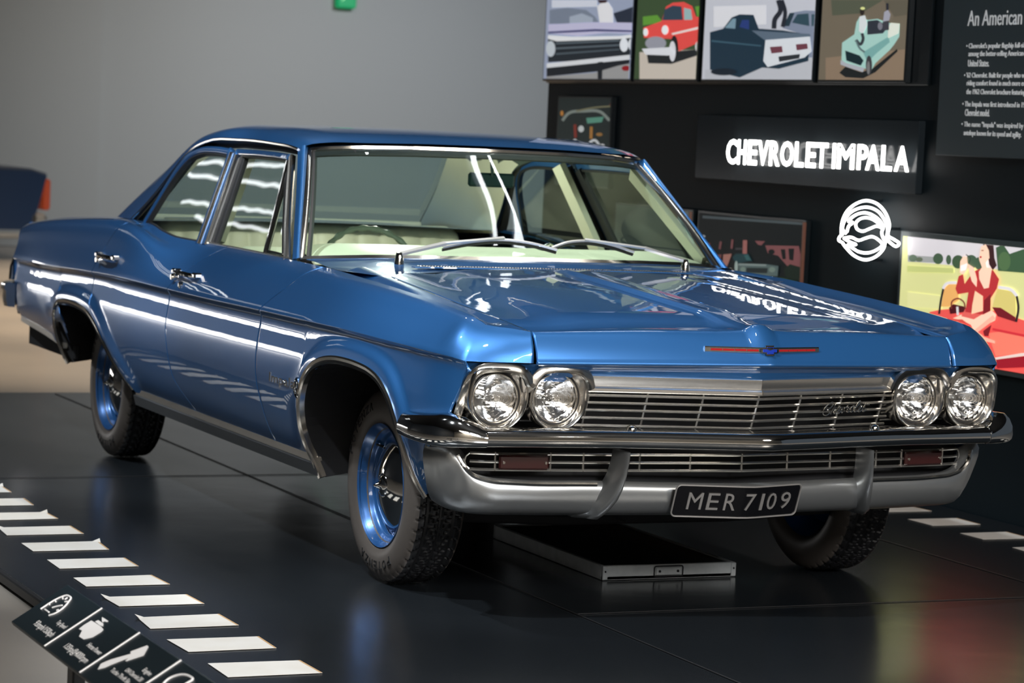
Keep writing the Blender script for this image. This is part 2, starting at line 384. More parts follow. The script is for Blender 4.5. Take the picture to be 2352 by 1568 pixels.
for sg in (-1, 1):
    # ---- front fender
    xs = []
    G = side_panel('x', B_FD, const(.60), [0, .005, .03, .1, .18, .24, .28, .30, .308, .315, .325, .34, .36, .39, .43, .48, .53, .58, .63, .68, .73, .77, .80, .825, .845, .86, .872, .882, .895, .91, .925, .94, .955, .97, .985, 1], sg, ka=3)
    nl = None
    # front part of the fender: down to the nose corner, from x=.60 to .745
    stn = []
    Cn = [(.70, .932, .773), (.735, .912, .766), (.745, .906, .764)]
    vl = us(22, .006); vl = vl[:-2]+[.965, .985, .997]; vu = us(12, .01)[1:]
    for x in (.615, .64, .665, .69, .71, .73, .745):
        col = []
        zl = ZB(x); c, zc = C_(x)
        for v in vl: z = zl+(zc-zl)*v; col.append((x, low_y(x, z)+flare(x, z), z))
        t = (x-.60)/.145
        P0 = up_pts(.60)
        P1 = [np.array(p) for p in ((.745, .906, .764), (.738, .893, .79), (.722, .868, .825), (.705, .845, .852), (.694, .82, .864))]
        Pm = [np.array(p) for p in ((.70, .932, .773), (.69, .915, .81), (.68, .885, .848), (.66, .858, .872), (.645, .835, .881))]
        P = []
        for a, b_, c_ in zip(P0, Pm, P1):
            Q = cat([a, b_, c_], 10); L = [0]
            for q0, q1 in zip(Q[:-1], Q[1:]): L.append(L[-1]+np.linalg.norm(q1-q0))
            L = np.array(L)/L[-1]; Q = np.array(Q); P.append(np.array([np.interp(t, L, Q[:, k]) for k in range(3)]))
        P[0] = np.array([x, c, zc])
        col += [tuple(p) for p in up_col(P, vu)]
        G.append(col)
    # nose cap: wraps from the flank corner to the bonnet seam
    st = [[(.745, .906, .764), (.738, .893, .79), (.722, .868, .825), (.705, .845, .852), (.694, .82, .864)],
          [(.762, .872, .764), (.754, .858, .79), (.741, .835, .822), (.726, .81, .848), (.716, .79, .860)],
          [(.778, .82, .764), (.771, .81, .79), (.758, .795, .819), (.742, .775, .845), (.733, .755, .857)],
          [(.790, .765, .764), (.784, .757, .79), (.773, .748, .817), (.757, .737, .842), (.746, .725, .853)],
          [(.7985, .7125, .764), (.794, .711, .79), (.785, .710, .815), (.770, .708, .838), (.758, .706, .850)]]
    rr = [cat([s_[k] for s_ in st], 6) for k in range(5)]
    for i in range(1, len(rr[0])):
        P = [r[i] for r in rr]; G.append([tuple(P[0])]*len(vl)+[tuple(p) for p in up_col(P, vu)])
    fender = shell('fender', G, PAINT, car, sg, edges=(1, 1, 1, 0))
    # top of the fender: ridge -> valley -> bonnet seam
    SEAM = Tab([(-.62, .703, .952), (-.45, .703, .940), (-.34, .703, .932), (.0, .703, .907), (.19, .703, .892), (.55, .703, .868), (.70, .703, .856), (.758, .706, .850)])
    G3 = []
    fr = []
    for x in list(np.linspace(-.565, .58, 24)):
        y, z = R_(x); ys, zs = SEAM(x)
        k = min(1, max(0, (x+.56)/.4))
        V1 = (x, y-.035, z-.012-.010*k); V2 = (x, .5*(y+ys)-.01, min(z-.020*k-.01, zs+.4*(z-zs)-.012*k)); V3 = (x, ys+.025, zs-.003*k)
        fr.append([(x, y, z), V1, V2, V3, (x, ys, zs)])
    fr += [[(.645, .835, .881), (.65, .80, .868), (.655, .77, .860), (.66, .735, .858), (.66, .704, .859)],
           [(.694, .82, .864), (.697, .79, .857), (.70, .765, .853), (.70, .735, .852), (.70, .704, .856)],
           [(.716, .79, .860), (.718, .77, .855), (.718, .75, .853), (.72, .73, .852), (.72, .705, .8535)],
           [(.733, .755, .857), (.735, .745, .854), (.736, .735, .853), (.738, .72, .852), (.74, .7055, .852)],
           [(.746, .725, .853), (.7475, .72, .852), (.749, .715, .8515), (.7505, .711, .8515), (.752, .706, .8508)]]
    rr = [cat([f[k] for f in fr], 3) for k in range(5)]
    G3 = [up_col([r[i] for r in rr], np.linspace(0, 1, 16)) for i in range(len(rr[0]))]
    shell('fender_top', G3, PAINT, fender, sg, edges=(0, 0, 0, 1), flip=False)
    # ---- doors
    G = side_panel('x', B_DD, B_FD, us(14, .006), sg)
    fd = shell('front_door', G, PAINT, car, sg)
    G = side_panel('x', B_DQ, B_DD, us(18, .006), sg)
    rd = shell('rear_door', G, PAINT, car, sg)
    # ---- quarter panel (rear arch)
    q_r = Tab([(.30, -4.24), (.46, -4.27), (.53, -4.37), (.733, -4.445), (.89, -4.44), (1.0, -4.36)])
    uq = [0, .004, .04, .12, .22, .32, .42, .50, .56, .60, .62, .628, .632, .6345, .637, .640, .645, .655, .68, .71, .74, .77, .80, .83, .86, .89, .92, .95, .975, .996, 1]
    G = side_panel('x', q_r, B_DQ, uq, sg, ka=4)
    qp = shell('quarter_panel', G, PAINT, car, sg)
    # ---- wheel-arch bright trims
    for A, par, nm in ((FARCH, fender, 'arch_trim'), (RARCH, qp, 'arch_trim')):
        P = [(x, (low_y(x, z)+flare(x, z))*sg, z) for x, _, z in [(q[0], 0, q[1]) for q in cat([(a, b) for a, b in A], 3)]]
        m = MB(); up = (0, 1, 0)
        w_ = .012
        prof = [(-.003, -.016), (.020, -.016), (.022, .002), (.017, .006), (.008, .0035), (.001, .006), (-.004, .001)]
        if sg > 0: prof = [(a, b) for a, b in prof]
        m.sweep(P, [(-a, b*1.0) if True else (a, b) for a, b in prof], up=(0, sg, 0))
        m.build(nm, TRIM, par)
    # ---- rocker / sill trim
    m = MB(); xs = np.linspace(-2.375, -.335, 30)
    P = [(x, (low_y(x, .345))*sg, .338) for x in xs]
    m.sweep(P, [(-.004, -.012), (.010, -.012), (.013, 0), (.009, .011), (-.004, .013)] if sg > 0 else [(.004, -.012), (-.010, -.012), (-.013, 0), (-.009, .011), (.004, .013)], up=(0, 0, 1))
    m.build('sill_trim', TRIM, car)
    m = MB(); P = [(x, (low_y(x, .335)-.012)*sg, .325) for x in xs]
    m.sweep(P, [(-.02, -.038), (-.005, -.038), (.004, -.01), (0, 0), (-.03, 0)] if sg > 0 else [(.02, -.038), (.005, -.038), (-.004, -.01), (0, 0), (.03, 0)])
    m.build('rocker_panel', ROCK, car)
    m = MB(); xs2 = np.linspace(-4.265, -3.40, 14)
    P = [(x, low_y(x, ZB(x)+.01)*sg, ZB(x)+.006) for x in xs2]
    m.sweep(P, [(-.004, -.012), (.010, -.012), (.013, 0), (.009, .011), (-.004, .013)] if sg > 0 else [(.004, -.012), (-.010, -.012), (-.013, 0), (-.009, .011), (.004, .013)])
    m.build('quarter_trim', TRIM, qp)
    m = MB(); m.box((-3.44, .90*sg, .395), (.12, .03, .07), 0, .008); m.build('mud_flap', BLACK, qp)
    # ---- dark inner structure behind the panel gaps, wheel housings
    m = MB()
    for (xa, xb) in ((-2.36, -.37), (-4.2, -3.45)):
        m.box(((xa+xb)/2, .84*sg, .58), (xb-xa, .12, .44))
    m.box((-2.9, .80*sg, .78), (1.2, .16, .26)); m.box((-1.6, .80*sg, .86), (2.0, .12, .10)); m.box((-3.9, .79*sg, .84), (.9, .14, .12))
    m.box((-.05, .80*sg, .80), (1.2, .15, .08)); m.box((.53, .80*sg, .66), (.10, .16, .24))
    m.build('inner_frame', BLACK, car, smooth=False)
    for A, par in ((FARCH, fender), (RARCH, qp)):
        m = MB(); Q = cat([(a, b) for a, b in A], 2)
        V = [];
        for yy in (None, .72, .48):
            for q in Q:
                y = (low_y(q[0], q[1])+flare(*q)-.012) if yy is None else yy
                V.append((q[0], y*sg, q[1]+(.0 if yy is None else .03)))
        n = len(Q); F = []
        for k in range(2): F += [(k*n+i, k*n+i+1, (k+1)*n+i+1, (k+1)*n+i) for i in range(n-1)]
        F.append(tuple(range(2*n, 3*n)))
        m.add(V, F); m.build('wheel_housing', BLACK, par, smooth=False)
    # ---- door handles
    for x0, par, key in ((-1.70, fd, 1), (-2.70, rd, 0)):
        m = MB(); 
        def hp(x, z): 
            # flank point at height z above the crease
            pts = up_col(up_pts(x), np.linspace(0, 1, 30)); q = min(pts, key=lambda p: abs(p[2]-z)); return q[1]
        zc = .848
        P = [(x0-.09+.27*t, (hp(x0-.09+.27*t, zc)+.030-.012*abs(2*t-1)**3)*sg, zc-.002*t) for t in np.linspace(0, 1, 9)]
        m.tube(P, .0085, 8, scale=[.7, 1, 1.05, 1.1, 1.1, 1.1, 1.05, 1, .7])
        for xx in (x0-.075, x0+.165):
            y = hp(xx, zc); m.box((xx, (y+.012)*sg, zc), (.040, .034, .022), 0, .006)
        m.lathe([(0, .026), (.010, .026), (.013, .018), (.013, -.005)], (x0-.06, hp(x0-.06, zc-.02)*sg, zc-.02), 'y', 16, sg=sg)
        m.build('door_handle', CHROME, par)
        if key:
            m = MB(); y = hp(x0+.03, .803); m.lathe([(0, .010), (.007, .010), (.012, .006), (.013, -.004)], (x0+.03, y*sg, .805), 'y', 20, sg=sg); m.build('door_lock', CHROME, par)
# ---- bonnet (hood) with its front face
def hood_pt(x, y, face=None):
    a = abs(y); s = SEAM(min(x, .758))[1] if x < .758 else .850
    zc = np.interp(x, [-.62, -.5, 0, .5, .832, .95], [.962, .957, .929, .896, .876, .870])
    z = s+(zc-s)*(1-(a/.703)**2.2)
    k = np.interp(a, [0, .018, .030, .044, .055, 1], [.012, .012, .013, .013, 0, 0])   # centre windsplit
    z += k*min(1, max(0, (x+.50)/.10))
    # shallow crease line running diagonally
    cr = .40+.10*min(max((x+.5)/1.0, 0), 1); z -= .010*max(0, 1-abs(a-cr-.10)/.12) if a > cr else 0
    return z
def crest(y): a = abs(y); return (.756+(.832-.756)*(1-a/.703))
def lip(y): a = abs(y)/.703; return (.798+(.918-.798)*(1-a), .764+.010*(1-a))
ys = [.7005, .696, .66, .62, .58, .54, .50, .46, .42, .38, .33, .28, .23, .18, .14, .10, .075, .058, .050, .044, .037, .030, .022, .012, 0]
ys = [-y for y in ys]+ys[:-1][::-1]
G = []
for y in ys:
    a = abs(y); col = []
    xr = np.interp(a, [0, .4, .6, .66, .7005], [-.50, -.475, -.43, -.39, -.345]); xc = crest(y)
    zcr = np.interp(a, [0, .02, .05, .12, .35, .7], [.886, .884, .869, .864, .862, .850])
    for t in [0, .004]+list(np.linspace(.03, .93, 26)):
        x = xr+(xc-xr)*t; f = max(0, (t-.80)/.20); z = hood_pt(x, y)*(1-f)+zcr*f
        z -= .012*math.exp(-((t-.91)/.05)**2)*(1 if a > .06 else .3)
        col.append((x, y, z))
    col += [(xc-.02, y, zcr-.002), (xc-.006, y, zcr+.001), (xc+.004, y, zcr-.003)]
    lx, lz = lip(y)
    for t in (.12, .25, .4, .55, .7, .85, .94):
        b_ = .006*math.sin(math.pi*t)
        col.append((xc+(lx-xc)*t+b_*.7+.004*(1-t), y, zcr+(lz-zcr)*t+b_*.3))
    col += [(lx+.001, y, lz+.003), (lx+.001, y, lz-.003), (lx-.006, y, lz-.008)]
    G.append(col)
hood = shell('bonnet', G, PAINT, car, 1, depth=.012)
# recessed blue panel under the bonnet lip
G = []
for y in [-.9, -.86, -.8, -.709, -.6, -.5, -.35, -.2, -.05, 0, .05, .2, .35, .5, .6, .709, .8, .86, .9]:
    a = abs(y); t1 = np.interp(a, [0, .709, .9], [.918, .797, .748])-.012
    t2 = np.interp(a, [0, .50, .709, .9], [.868, .756, .742, .72])-.004
    zt = .762+.010*(1-min(a, .7)/.7)*(a < .7)
    G.append([(t1, y, zt-.002), (t1-.012, y, zt-.014), (t2+.010, y, zt-.026), (t2, y, .722), (t2-.02, y, .705)])
shell('header_panel', G, PAINT, car, 1, edges=(0, 0, 0, 0))
# ---- cowl between bonnet and windscreen
WB = lambda y: (np.interp(abs(y), [0, .2, .4, .6, .75, .815], [-.70, -.705, -.73, -.78, -.845, -.90]), np.interp(abs(y), [0, .4, .6, .75, .82], [.975, .973, .968, .958, .950]))
G = []
for y in np.linspace(-.80, .80, 49):
    a = abs(y); wx, wz = WB(y)
    fx = np.interp(a, [0, .4, .6, .66, .70, .80], [-.505, -.48, -.435, -.395, -.36, -.40]); fz = np.interp(a, [0, .3, .6, .7, .80], [.955, .952, .942, .933, .944])
    col = []
    for t in np.linspace(0, 1, 12):
        z = fz+(wz-fz)*t-.008*math.sin(math.pi*min(1, t*1.3))
        col.append((fx+(wx-fx)*t, y, z-.004*(1-t)))
    G.append(col)
cowl = shell('cowl_panel', G, PAINT, car, 1, edges=(0, 0, 0, 0), flip=False)
m = MB()
for i in range(96):
    y = -.50+1.0*i/95
    for k, (dx) in enumerate((.0, .022)):
        wx, wz = WB(y); fx = np.interp(abs(y), [0, .4, .6], [-.505, -.48, -.435]); x = fx+(wx-fx)*.42-dx
        m.box((x, y, .9535), (.014, .0055, .006), 0, .0015)
tag(m.build('cowl_vent_slots', TRIM, cowl), kind='stuff')
G = []
m = MB(); 
m.sweep([(np.interp(abs(y), [0, .5], [-.60, -.572]), y, .9500) for y in np.linspace(-.53, .53, 21)], [(-.018, 0), (-.012, .004), (.012, .004), (.018, 0)], caps=True)
m.build('cowl_vent_panel', PAINT, cowl)
# ================================================================== FRONT END
def seg(a, b, t): return tuple(p+(q-p)*t for p, q in zip(a, b))
LAMPS = [(.739, .801), (.741, .612)]
LZ = .6575
for sg in (-1, 1):
    bez = None
    # bright brow moulding around the pair of lamps
    P = [(.690, .900, .588), (.703, .897, .620), (.722, .894, .660), (.745, .890, .700), (.757, .880, .727), (.765, .862, .742), (.770, .835, .748), (.774, .80, .750), (.778, .765, .748), (.780, .738, .740), (.780, .720, .722), (.779, .707, .700), (.780, .694, .722), (.781, .676, .740), (.782, .650, .748), (.783, .612, .750), (.782, .575, .747), (.780, .545, .738), (.777, .527, .722), (.773, .518, .702), (.770, .514, .688)]
    P = [(x+.002, y*sg, z) for x, y, z in cat(P, 3)]
    m = MB()
    # profile: flat band facing forward; side direction lies across the band
    prof = [(-.013, -.03), (.013, -.03), (.014, .003), (.009, .009), (-.006, .007), (-.014, .001)]
    m.sweep(P, prof, up=(1, 0, 0)); 
    # web between the lamps under the notch
    brow = m.build('lamp_brow', TRIM, car)
    m = MB(); V = []; 
    for x, y, z in ((.772, .742, .742), (.776, .715, .712), (.777, .707, .690), (.776, .699, .712), (.778, .672, .742), (.765, .69, .676), (.765, .724, .676)):
        V.append((x, y*sg, z))
    V += [(x-.03, y, z) for x, y, z in V]
    m.add(V, [(0, 1, 6), (1, 2, 6), (2, 5, 6), (2, 3, 5), (3, 4, 5), (0, 6, 13, 7), (6, 5, 12, 13), (5, 4, 11, 12)])
    m.build('notch_web', TRIM, brow, smooth=False)
    for i, (lx, ly) in enumerate(LAMPS):
        c = (lx, ly*sg, LZ)
        def outline(th, e):          # rounded-square top, round bottom; e = blend towards the plain circle
            ct, st = math.cos(th), math.sin(th)
            n = 2+ (2.6 if st > 0 else 0)*min(1, abs(st)*1.6)*(1-e)
            return (abs(ct)**n+abs(st)**n)**(-1/n)
        m = MB(); rings = [(-.05, .087, .0), (.006, .091, 0), (.028, .0925, 0), (.035, .0905, 0), (.037, .087, .0), (.034, .0835, .0), (.020, .080, .35), (.006, .0765, .7), (-.002, .0735, 1), (-.006, .0720, 1)]
        n = 64; V = []
        for (dx, r, e) in rings:
            for k in range(n):
                th = 2*math.pi*k/n; R = r*outline(th, e)
                top = max(0, math.sin(th))
                V.append((c[0]+dx+(.012*top if dx > 0 else 0)*(1-e)-.006*(1-top)*(dx > .01), c[1]+R*math.cos(th), c[2]+R*math.sin(th)))
        F = [(a*n+k, a*n+(k+1) % n, (a+1)*n+(k+1) % n, (a+1)*n+k) for a in range(len(rings)-1) for k in range(n)]
        m.add(V, F); bz = m.build('headlamp_bezel', TRIM, car, angle=45)
        m = MB(); m.lathe([(.0755, -.010), (.0755, .001), (.0715, .002), (.0705, -.003)], c, 'x', 56); m.build('lamp_gasket', RUBBER, bz)
        m = MB(); m.lathe([(.0715, -.004), (.0712, .003), (.0690, .004), (.0675, -.002)], c, 'x', 56); m.build('retaining_ring', TRIM, bz)
        # fluted glass lens
        m = MB(); V = []; nr, na = 22, 72
        for a in range(nr):
            r = .068*a/(nr-1)
            for k in range(na):
                th = 2*math.pi*k/na; yy = r*math.cos(th); zz = r*math.sin(th)
                fl = .0009*math.sin(yy*1500)*(1 if zz < .02 else .5)+.0007*math.sin(zz*420+yy*60)
                V.append((c[0]-.004+.013*(1-(r/.068)**2)+(fl if r > .008 else 0), c[1]+yy, c[2]+zz))
        F = [(a*na+k, a*na+(k+1) % na, (a+1)*na+(k+1) % na, (a+1)*na+k) for a in range(nr-1) for k in range(na)]
        m.add(V, F); m.build('headlamp_lens', LENS, bz, angle=80)
        m = MB(); pr = [(.001, -.05)]+[(.068*math.sqrt(t), -.05+.046*t) for t in (.04, .1, .2, .35, .5, .7, .85, 1)]
        m.lathe(pr, c, 'x', 40); m.lathe([(0, -.012), (.008, -.012), (.010, -.02), (.006, -.05)], c, 'x', 16)
        m.box((c[0]-.02, c[1], c[2]-.012), (.006, .05, .004)); m.build('reflector', REFL, bz)
# ---- grille top moulding
GX = lambda a: .866-(.866-.756)*min(a/.505, 1.9)
for sg in (-1, 1):
    m = MB(); P = [(GX(a), a*sg, .707) for a in np.linspace(0.001, .515, 24)]
    # side = t x up : for sg=+1 tangent +y -> +x
    f = sg
    prof = [(-.03*f, .018), (-.003*f, .020), (.001*f, .017), (.000, .004), (-.004*f, -.010), (.001*f, -.013), (.006*f, -.018), (.006*f, -.025), (.000, -.030), (-.03*f, -.030)]
    m.sweep(P, prof); m.build('grille_header_bar', GRILM, car, angle=40)
# ---- grille
grille = None
m = MB(); V = []
for y in np.linspace(-.90, .90, 31):
    for z in (.50, .69): V.append((min(GX(abs(y)), .8)-.13-(0 if z > .6 else .03), y, z))
m.add(V, [(2*i, 2*i+2, 2*i+3, 2*i+1) for i in range(30)])
grille = m.build('grille_backing', BLACK, car, smooth=False)
def GXZ(a, z): return GX(a)-.006-(.69-z)*.42
for z in (.667, .6445, .622, .5985, .575):
    m = MB(); 
    P = [(GXZ(abs(y), z), y, z) for y in np.linspace(-.535, .535, 41)]
    m.sweep(P, [(-.012, -.0030), (.001, -.0040), (.004, 0), (.001, .0040), (-.012, .0030)])
    m.build('grille_bar', GRILM, car)
for z in (.655, .632, .609, .586, .563):                                # short bars seen between the lamps
    for sg in (-1, 1):
        m = MB(); P = [(np.interp(a, [.5, .93], [.715, .665])-(.69-z)*.2, a*sg, z) for a in (.52, .6, .7, .8, .90)]
        m.tube(P, .0032, 6); m.build('grille_bar', GRILM, car)
for y in (0, .165, .33, .502, -.165, -.33, -.502):
    m = MB(); P = [(GXZ(abs(y), z)-(.004+.012*max(0, (z-.675)/.02)), y, z) for z in (.688, .680, .667, .6445, .622, .5985, .575, .560)]
    m.sweep(P, [(-.0028, -.006), (.0028, -.006), (.0036, .003), (0, .006), (-.0036, .003)], up=(1, 0, 0)); m.build('grille_divider', GRILM, car)
# ---- script on the grille
def script(strokes, f, r, name, mt, par, n=4):
    m = MB()
    for s_ in strokes:
        P = [f(*p) for p in cat([np.array(q) for q in s_], n)]; m.tube(P, r, 6, up=(1, 0, .01))
    return m.build(name, mt, par)
ST = [[(505, 500), (600, 440), (665, 375), (682, 340), (650, 320), (570, 345), (470, 410), (400, 490), (372, 560), (395, 620), (450, 645), (520, 622), (600, 545), (680, 450), (742, 370)],
      [(742, 370), (665, 500), (600, 610), (650, 545), (700, 495), (722, 500), (697, 555), (698, 595), (730, 603), (800, 550), (862, 485), (880, 450), (850, 440), (800, 500), (772, 560), (788, 600), (835, 600), (900, 545), (945, 495), (925, 560), (930, 588), (980, 530), (1020, 462), (1060, 462), (1102, 410), (1092, 445), (1120, 462), (1085, 530), (1082, 575), (1120, 578), (1180, 515), (1240, 445), (1285, 425), (1295, 455), (1260, 530), (1205, 580), (1168, 568), (1185, 505), (1240, 445), (1290, 455), (1340, 450)],
      [(1335, 460), (1400, 410), (1465, 345), (1462, 308), (1420, 335), (1345, 440), (1300, 525), (1305, 575), (1350, 572), (1425, 520), (1495, 468), (1522, 430), (1485, 418), (1430, 480), (1402, 540), (1418, 575), (1470, 572), (1545, 500)],
      [(1645, 355), (1585, 455), (1545, 535), (1558, 577), (1600, 570), (1655, 525)], [(1565, 396), (1740, 405)]]
def sf(sx, sy):
    y = .252+(sx-372)/1368*.187; z = .652-(sy-310)/335*.040; return (GXZ(y, .64)+.016, y, z)
scr = script(ST, sf, .0021, 'grille_script', CHROME, car)
m = MB()
for y in (.27, .36, .425): m.box((GXZ(y, .63)+.006, y, .630), (.016, .003, .012))
P = [(GXZ(y, .63)+.0085, y, .632) for y in np.linspace(.258, .43, 9)]
m.sweep(P, [(-.002, -.003), (.002, -.003), (.002, .003), (-.002, .003)]); m.build('script_backing', BLACK, scr)
# ---- front bumper
BP = [(.957, 0), (.905, .25), (.853, .517), (.832, .70), (.813, .850)]
BZ = .543
bprof = [(-.11, .020), (-.085, .032), (-.05, .035), (-.022, .034), (-.008, .029), (.001, .018), (.002, .004), (.001, -.008), (-.004, -.014), (-.016, -.019), (-.045, -.022), (-.10, -.020)]
P = [(x, -y, BZ) for x, y in BP[::-1]]+[(x, y, BZ) for x, y in BP[1:]]
Pc = cat(P[:5], 6)[:-1]+cat(P[4:], 6)
m = MB(); m.sweep(Pc, bprof, caps=True); bump = m.build('front_bumper', CHROME, car, angle=50)
for sg in (-1, 1):
    E = [(.8135, .851, BZ), (.808, .875, BZ+.001), (.797, .910, BZ+.002), (.778, .945, BZ+.002), (.748, .975, BZ+.001), (.705, .993, BZ), (.65, 1.003, BZ), (.58, 1.006, BZ), (.50, 1.0, BZ)]
    E = [(x, y*sg, z) for x, y, z in cat([np.array(e) for e in E], 4)]
    n = len(E); sc0 = [1.02+.42*math.sin(min(1, i/(n*.45))*math.pi/2)**2 - .25*max(0, (i/n-.6)/.4) for i in range(n)]
    eprof = [(-.075, .028), (-.05, .036), (-.022, .034), (-.008, .026), (.001, .014), (.0035, .000), (.001, -.010), (-.006, -.017), (-.022, -.022), (-.05, -.023), (-.075, -.018)]
    profs = []
    for i in range(n):
        q = i/n; st = 1+.95*math.sin(min(1, q/.42)*math.pi/2)**1.6-.5*max(0, (q-.55)/.45); sb = 1.0+.25*math.sin(min(1, q/.5)*math.pi/2)-.2*max(0, (q-.6)/.4); su = 1+.25*math.sin(math.pi*min(1, q*1.2))
        profs.append([(a*sg*(su if a < 0 else 1), b*(st if b > 0 else sb)) for a, b in eprof])
    m = MB(); m.sweepv(E, profs); m.build('bumper_end', CHROME, car, angle=50)
    m = MB(); m.sweep(E[:1]+[(E[0][0]-.001, E[0][1]+.004*sg, E[0][2])], [(a*sg*1.04, b*1.07) for a, b in bprof]); m.build('bumper_seam_rib', CHROME, bump)
    m = MB(); m.lathe([(0, .012), (.008, .011), (.014, .007), (.017, .0), (.017, -.01)], (.84, .41*sg, BZ+.036), 'z', 20); m.build('bumper_bolt', CHROME, bump)
# ---- lower grille inside the valance slot
VX = lambda a: np.interp(a, [0, .468, .72, .80, .86], [.779, .732, .70, .683, .655])
m = MB(); V = []
for y in np.linspace(-.88, .88, 31):
    for z in (.37, .53): V.append((min(VX(abs(y)), .75)-.075, y, z))
m.add(V, [(2*i, 2*i+2, 2*i+3, 2*i+1) for i in range(30)]); m.build('lower_grille_backing', BLACK, car, smooth=False)
for z in (.490, .4665, .4435):
    m = MB(); P = [(VX(abs(y))-.010, y, z) for y in np.linspace(-.835, .835, 61)]
    m.sweep(P, [(-.01, -.0030), (.001, -.0040), (.004, 0), (.001, .0040), (-.01, .0030)]); m.build('lower_grille_bar', GRILM, car)
for sg in (-1, 1):
    for y in (.0, .165, .325, .50, .60, .765) if sg > 0 else (.165, .325, .50, .60, .765):
        m = MB(); P = [(VX(y)-.012, y*sg, z) for z in (.495, .48, .4665, .45, .440)]
        m.sweep(P, [(-.0028, -.006), (.0028, -.006), (.0036, .003), (0, .006), (-.0036, .003)], up=(1, 0, 0)); m.build('lower_grille_divider', GRILM, car)
    m = MB(); P = [(VX(.835)-.012, .835*sg, .490), (VX(.845)-.012, .845*sg, .480), (VX(.848)-.012, .848*sg, .466), (VX(.845)-.012, .845*sg, .452), (VX(.835)-.012, .835*sg, .4435)]
    m.tube(P, .0035, 6, up=(1, 0, 0)); m.build('lower_grille_bar', GRILM, car)
    m = MB(); a = math.atan2(VX(.765)-VX(.60), .165)*sg
    m.box((VX(.683)-.006, .683*sg, .466), (.016, .150, .042), 0, .005, Matrix.Rotation(-a, 3, 'Z'))
    lp = m.build('indicator_lamp', LAMPR, car)
    for yy in (.62, .746):
        m = MB(); m.lathe([(0, .004), (.004, .004), (.0045, 0), (.0045, -.004)], (VX(yy)+.003, yy*sg, .466), 'x', 12); m.build('lamp_screw', TRIM, lp)
# ---- valance pan
rT = [(.779, 0, .407), (.7787, .01, .4072), (.755, .25, .411), (.732, .468, .415), (.70, .72, .418), (.685, .79, .424), (.670, .838, .440), (.662, .857, .462), (.655, .866, .500), (.640, .893, .514), (.615, .920, .514), (.579, .938, .512)]
rT2 = [(.800, 0, .396), (.799, .01, .3965), (.772, .25, .402), (.748, .468, .406), (.716, .72, .409), (.701, .79, .414), (.688, .836, .428), (.682, .862, .452), (.670, .880, .485), (.650, .908, .505), (.620, .932, .506), (.584, .946, .505)]
rM = [(.803, 0, .36), (.802, .01, .36), (.776, .25, .362), (.752, .468, .364), (.722, .72, .366), (.708, .79, .372), (.692, .832, .385), (.680, .860, .400), (.664, .880, .412), (.645, .905, .415), (.616, .927, .414), (.580, .940, .412)]
rB = [(.778, 0, .322), (.777, .01, .322), (.752, .25, .322), (.728, .468, .322), (.696, .70, .322), (.682, .775, .321), (.664, .818, .320), (.644, .845, .320), (.620, .866, .322), (.594, .882, .325), (.568, .893, .330), (.545, .900, .336)]
rU = [(.72, 0, .304), (.719, .01, .304), (.694, .25, .304), (.670, .468, .304), (.640, .69, .304), (.625, .755, .304), (.608, .79, .304), (.590, .815, .305), (.572, .835, .308), (.552, .85, .312), (.535, .86, .318), (.52, .868, .325)]
rS = [(.745, 0, .404), (.745, .01, .404), (.72, .25, .406), (.70, .468, .409), (.67, .72, .412), (.66, .785, .420), (.65, .828, .438), (.645, .843, .462), (.640, .85, .49), (.630, .87, .490), (.605, .895, .484), (.57, .92, .476)]
for sg in (-1, 1):
    rails = [cat([np.array(p) for p in r], 4) for r in (rS, rT, rT2, rM, rB, rU)]
    G = []
    for i in range(len(rails[0])):
        P = [r[i] for r in rails]; Q = [P[0]]+cat(P[1:], 4)
        G.append([tuple(q) for q in Q])
    shell('valance_panel', G, SATIN, car, sg, edges=(0, 0, 0, 0), flip=True, angle=55)
    # bright lip along the slot
    A = [np.array(p) for p in rT2[3:9]]; P = [(x+.002, y*sg, z+.001) for x, y, z in cat(A, 5)]
    m = MB(); m.sweep(P, [(-.006, -.004), (.003, -.006), (.006, 0), (.003, .005), (-.006, .004)] if sg > 0 else [(.006, -.004), (-.003, -.006), (-.006, 0), (-.003, .005), (.006, .004)])
    m.build('slot_trim', TRIM, car)
    # bumper guard: a curved blade that sweeps down over the valance
    m = MB(); st = [(.828, .412, .510, .011, .012), (.827, .414, .48, .012, .016), (.820, .418, .44, .014, .020), (.808, .424, .40, .019, .022), (.790, .432, .365, .022, .022), (.768, .442, .338, .024, .018), (.742, .452, .315, .024, .010), (.72, .458, .300, .022, .006)]
    V = []; k = 12
    for (x, y, z, wd, th) in st:
        q = (.51-z)/.2; q = q*q
        sec = [(-.06, .7), (-.02, .8), (-.004, .62), (.010, .34), (.014, 0), (.010, -.34), (-.004, -.62), (-.018, -.85-.15*q), (-.030, -1.0-.7*q), (-.042, -1.1-1.1*q), (-.075, -1.1-1.1*q), (-.075, .7)]
        for dx, dy in sec: V.append((x+dx, (y-dy*wd)*sg, z-.0*dx))
    F = [(a*k+q, a*k+(q+1) % k, (a+1)*k+(q+1) % k, (a+1)*k+q) for a in range(len(st)-1) for q in range(k)]+[tuple(range(k)), tuple((len(st)-1)*k+q for q in range(k))]
    m.add(V, F); m.build('bumper_guard', SATIN, car, angle=60)
